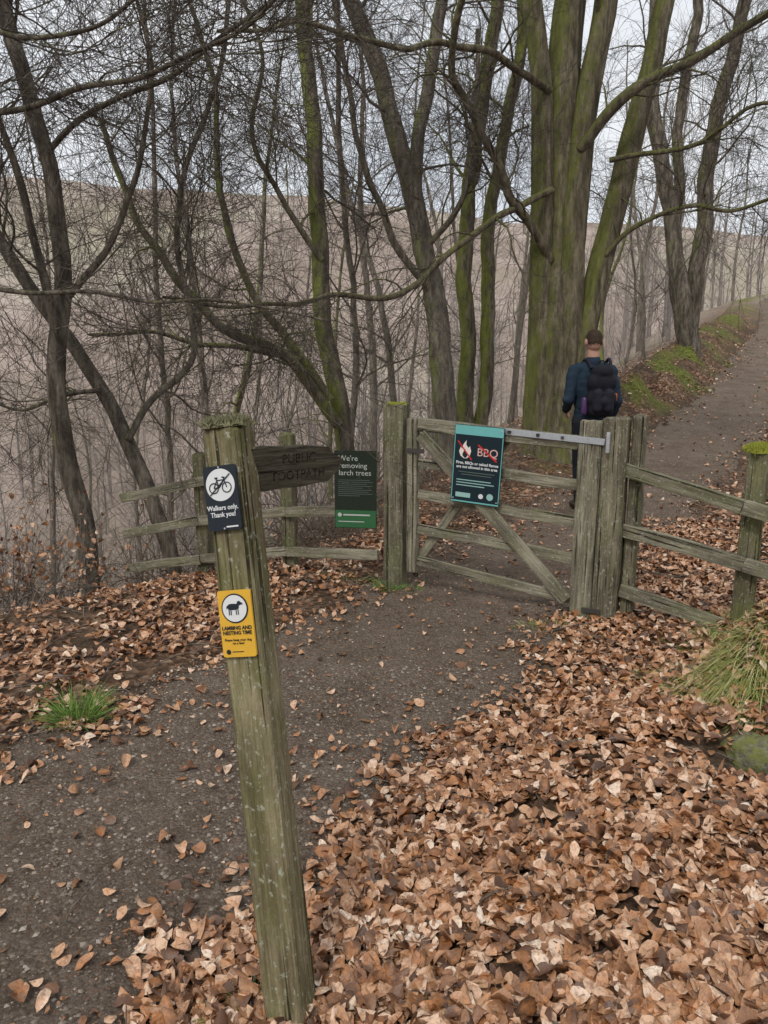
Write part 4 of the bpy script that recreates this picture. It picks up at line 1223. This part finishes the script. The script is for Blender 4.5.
Tr = Geo(); cap(Tr, (0, 0, .86), .135, (0, 0, .95), .145, 1, .76)
for s in (-1, 1):
    l = legs[s]; cap(Tr, l[0], .10, l[1], .072); cap(Tr, l[1], .072, np.array(l[2])+[0, 0, .02], .056)
part("trousers", remesh(Tr, "trousers", .01, 3), man, M_trous)
for s in (-1, 1):
    l = legs[s]; g_ = Geo(); cap(g_, np.array(l[2])+[0, -.01, .0], .052, np.array(l[3])+[0, 0, .012], .046); cap(g_, np.array(l[2]), .05, np.array(l[2])+[0, 0, .06], .048); cap(g_, np.array([l[2][0], l[2][1]-.02, l[2][2]-.045]), .038, np.array(l[2]), .045)
    part("boot", remesh(g_, "boot", .008, 3), man, M_boot)
# short hair, thinner at the sides, fading out towards the nape
Hr = Geo(); ell(Hr, (0, .002, 1.704), (.0755, .093, .0875)); ell(Hr, (0, -.026, 1.672), (.0700, .0715, .080))
hm = remesh(Hr, "hair", .005, 1)
co_ = np.zeros(len(hm.vertices)*3, np.float32); hm.vertices.foreach_get("co", co_); co_ = co_.reshape(-1, 3)
lim = 1.612+.10*sstep(-.04, .07, co_[:, 1])+.012*np.sin(co_[:, 0]*90)
co_[:, 2] = np.maximum(co_[:, 2], lim); co_ += (rng.normal(0, .0016, co_.shape)).astype(np.float32)
hm.vertices.foreach_set("co", co_.astype(np.float32).ravel()); hm.update()
part("hair", hm, man, M_hair)
for s in (-1, 1):
    g_ = Geo(); ell(g_, (s*.03, .094, 1.69), (.011, .009, .009)); part("eye", g_.mesh("eye"), man, M_white)

bp = thing("backpack", (0, 0, 0), "black daypack with front pocket worn on the man's back", "backpack", mat=pm @ Matrix.Translation((0.03, 0, 0)))
G_ = Geo()
for zz, ww, dd in ((1.06, .110, .09), (1.15, .130, .105), (1.3, .125, .10), (1.40, .085, .075)):
    cap(G_, (-ww+.06, -.21, zz), .075, (ww-.06, -.21, zz), .075, 1, dd/.085)
cap(G_, (-.05, -.21, 1.05), .075, (-.04, -.21, 1.40), .064); cap(G_, (.05, -.21, 1.05), .075, (.04, -.21, 1.40), .064)
part("main_compartment", remesh(G_, "main_compartment", .009, 9), bp, M_pack)
G_ = Geo(); cap(G_, (-.05, -.275, 1.07), .05, (-.05, -.275, 1.2), .05); cap(G_, (.05, -.275, 1.07), .05, (.05, -.275, 1.2), .05); cap(G_, (-.05, -.275, 1.13), .052, (.05, -.275, 1.13), .052)
part("front_pocket", remesh(G_, "front_pocket", .008, 6), bp, M_packp)
for s in (-1, 1):
    gg = Geo(); P = catmull([(s*.09, -.17, 1.43), (s*.105, -.09, 1.50), (s*.11, .0, 1.505), (s*.12, .11, 1.42), (s*.13, .15, 1.28), (s*.16, .10, 1.12), (s*.15, -.05, 1.06), (s*.13, -.16, 1.05)], 26)[None]
    tubes(gg, P, np.full((1, 26), .016), 8)
    part("shoulder_strap", gg.mesh("shoulder_strap"), bp, M_packp)
gg = Geo(); P = catmull([(-.035, -.17, 1.45), (-.02, -.175, 1.495), (.02, -.175, 1.495), (.035, -.17, 1.45)], 12)[None]; tubes(gg, P, np.full((1, 12), .007), 6)
part("handle", gg.mesh("handle"), bp, M_pack)
gg = Geo(); cap(gg, (-.150, -.2, 1.03), .032, (-.150, -.2, 1.14), .028); part("water_bottle", gg.mesh("water_bottle"), bp, plain("purple_plastic", (.07, .03, .11), .4, .5))
gg = Geo(); cap(gg, (.142, -.2, 1.14), .014, (.142, -.2, 1.19), .014); part("tag", gg.mesh("tag"), bp, plain("orange_tag", (.5, .12, .02), .6))
print("done")
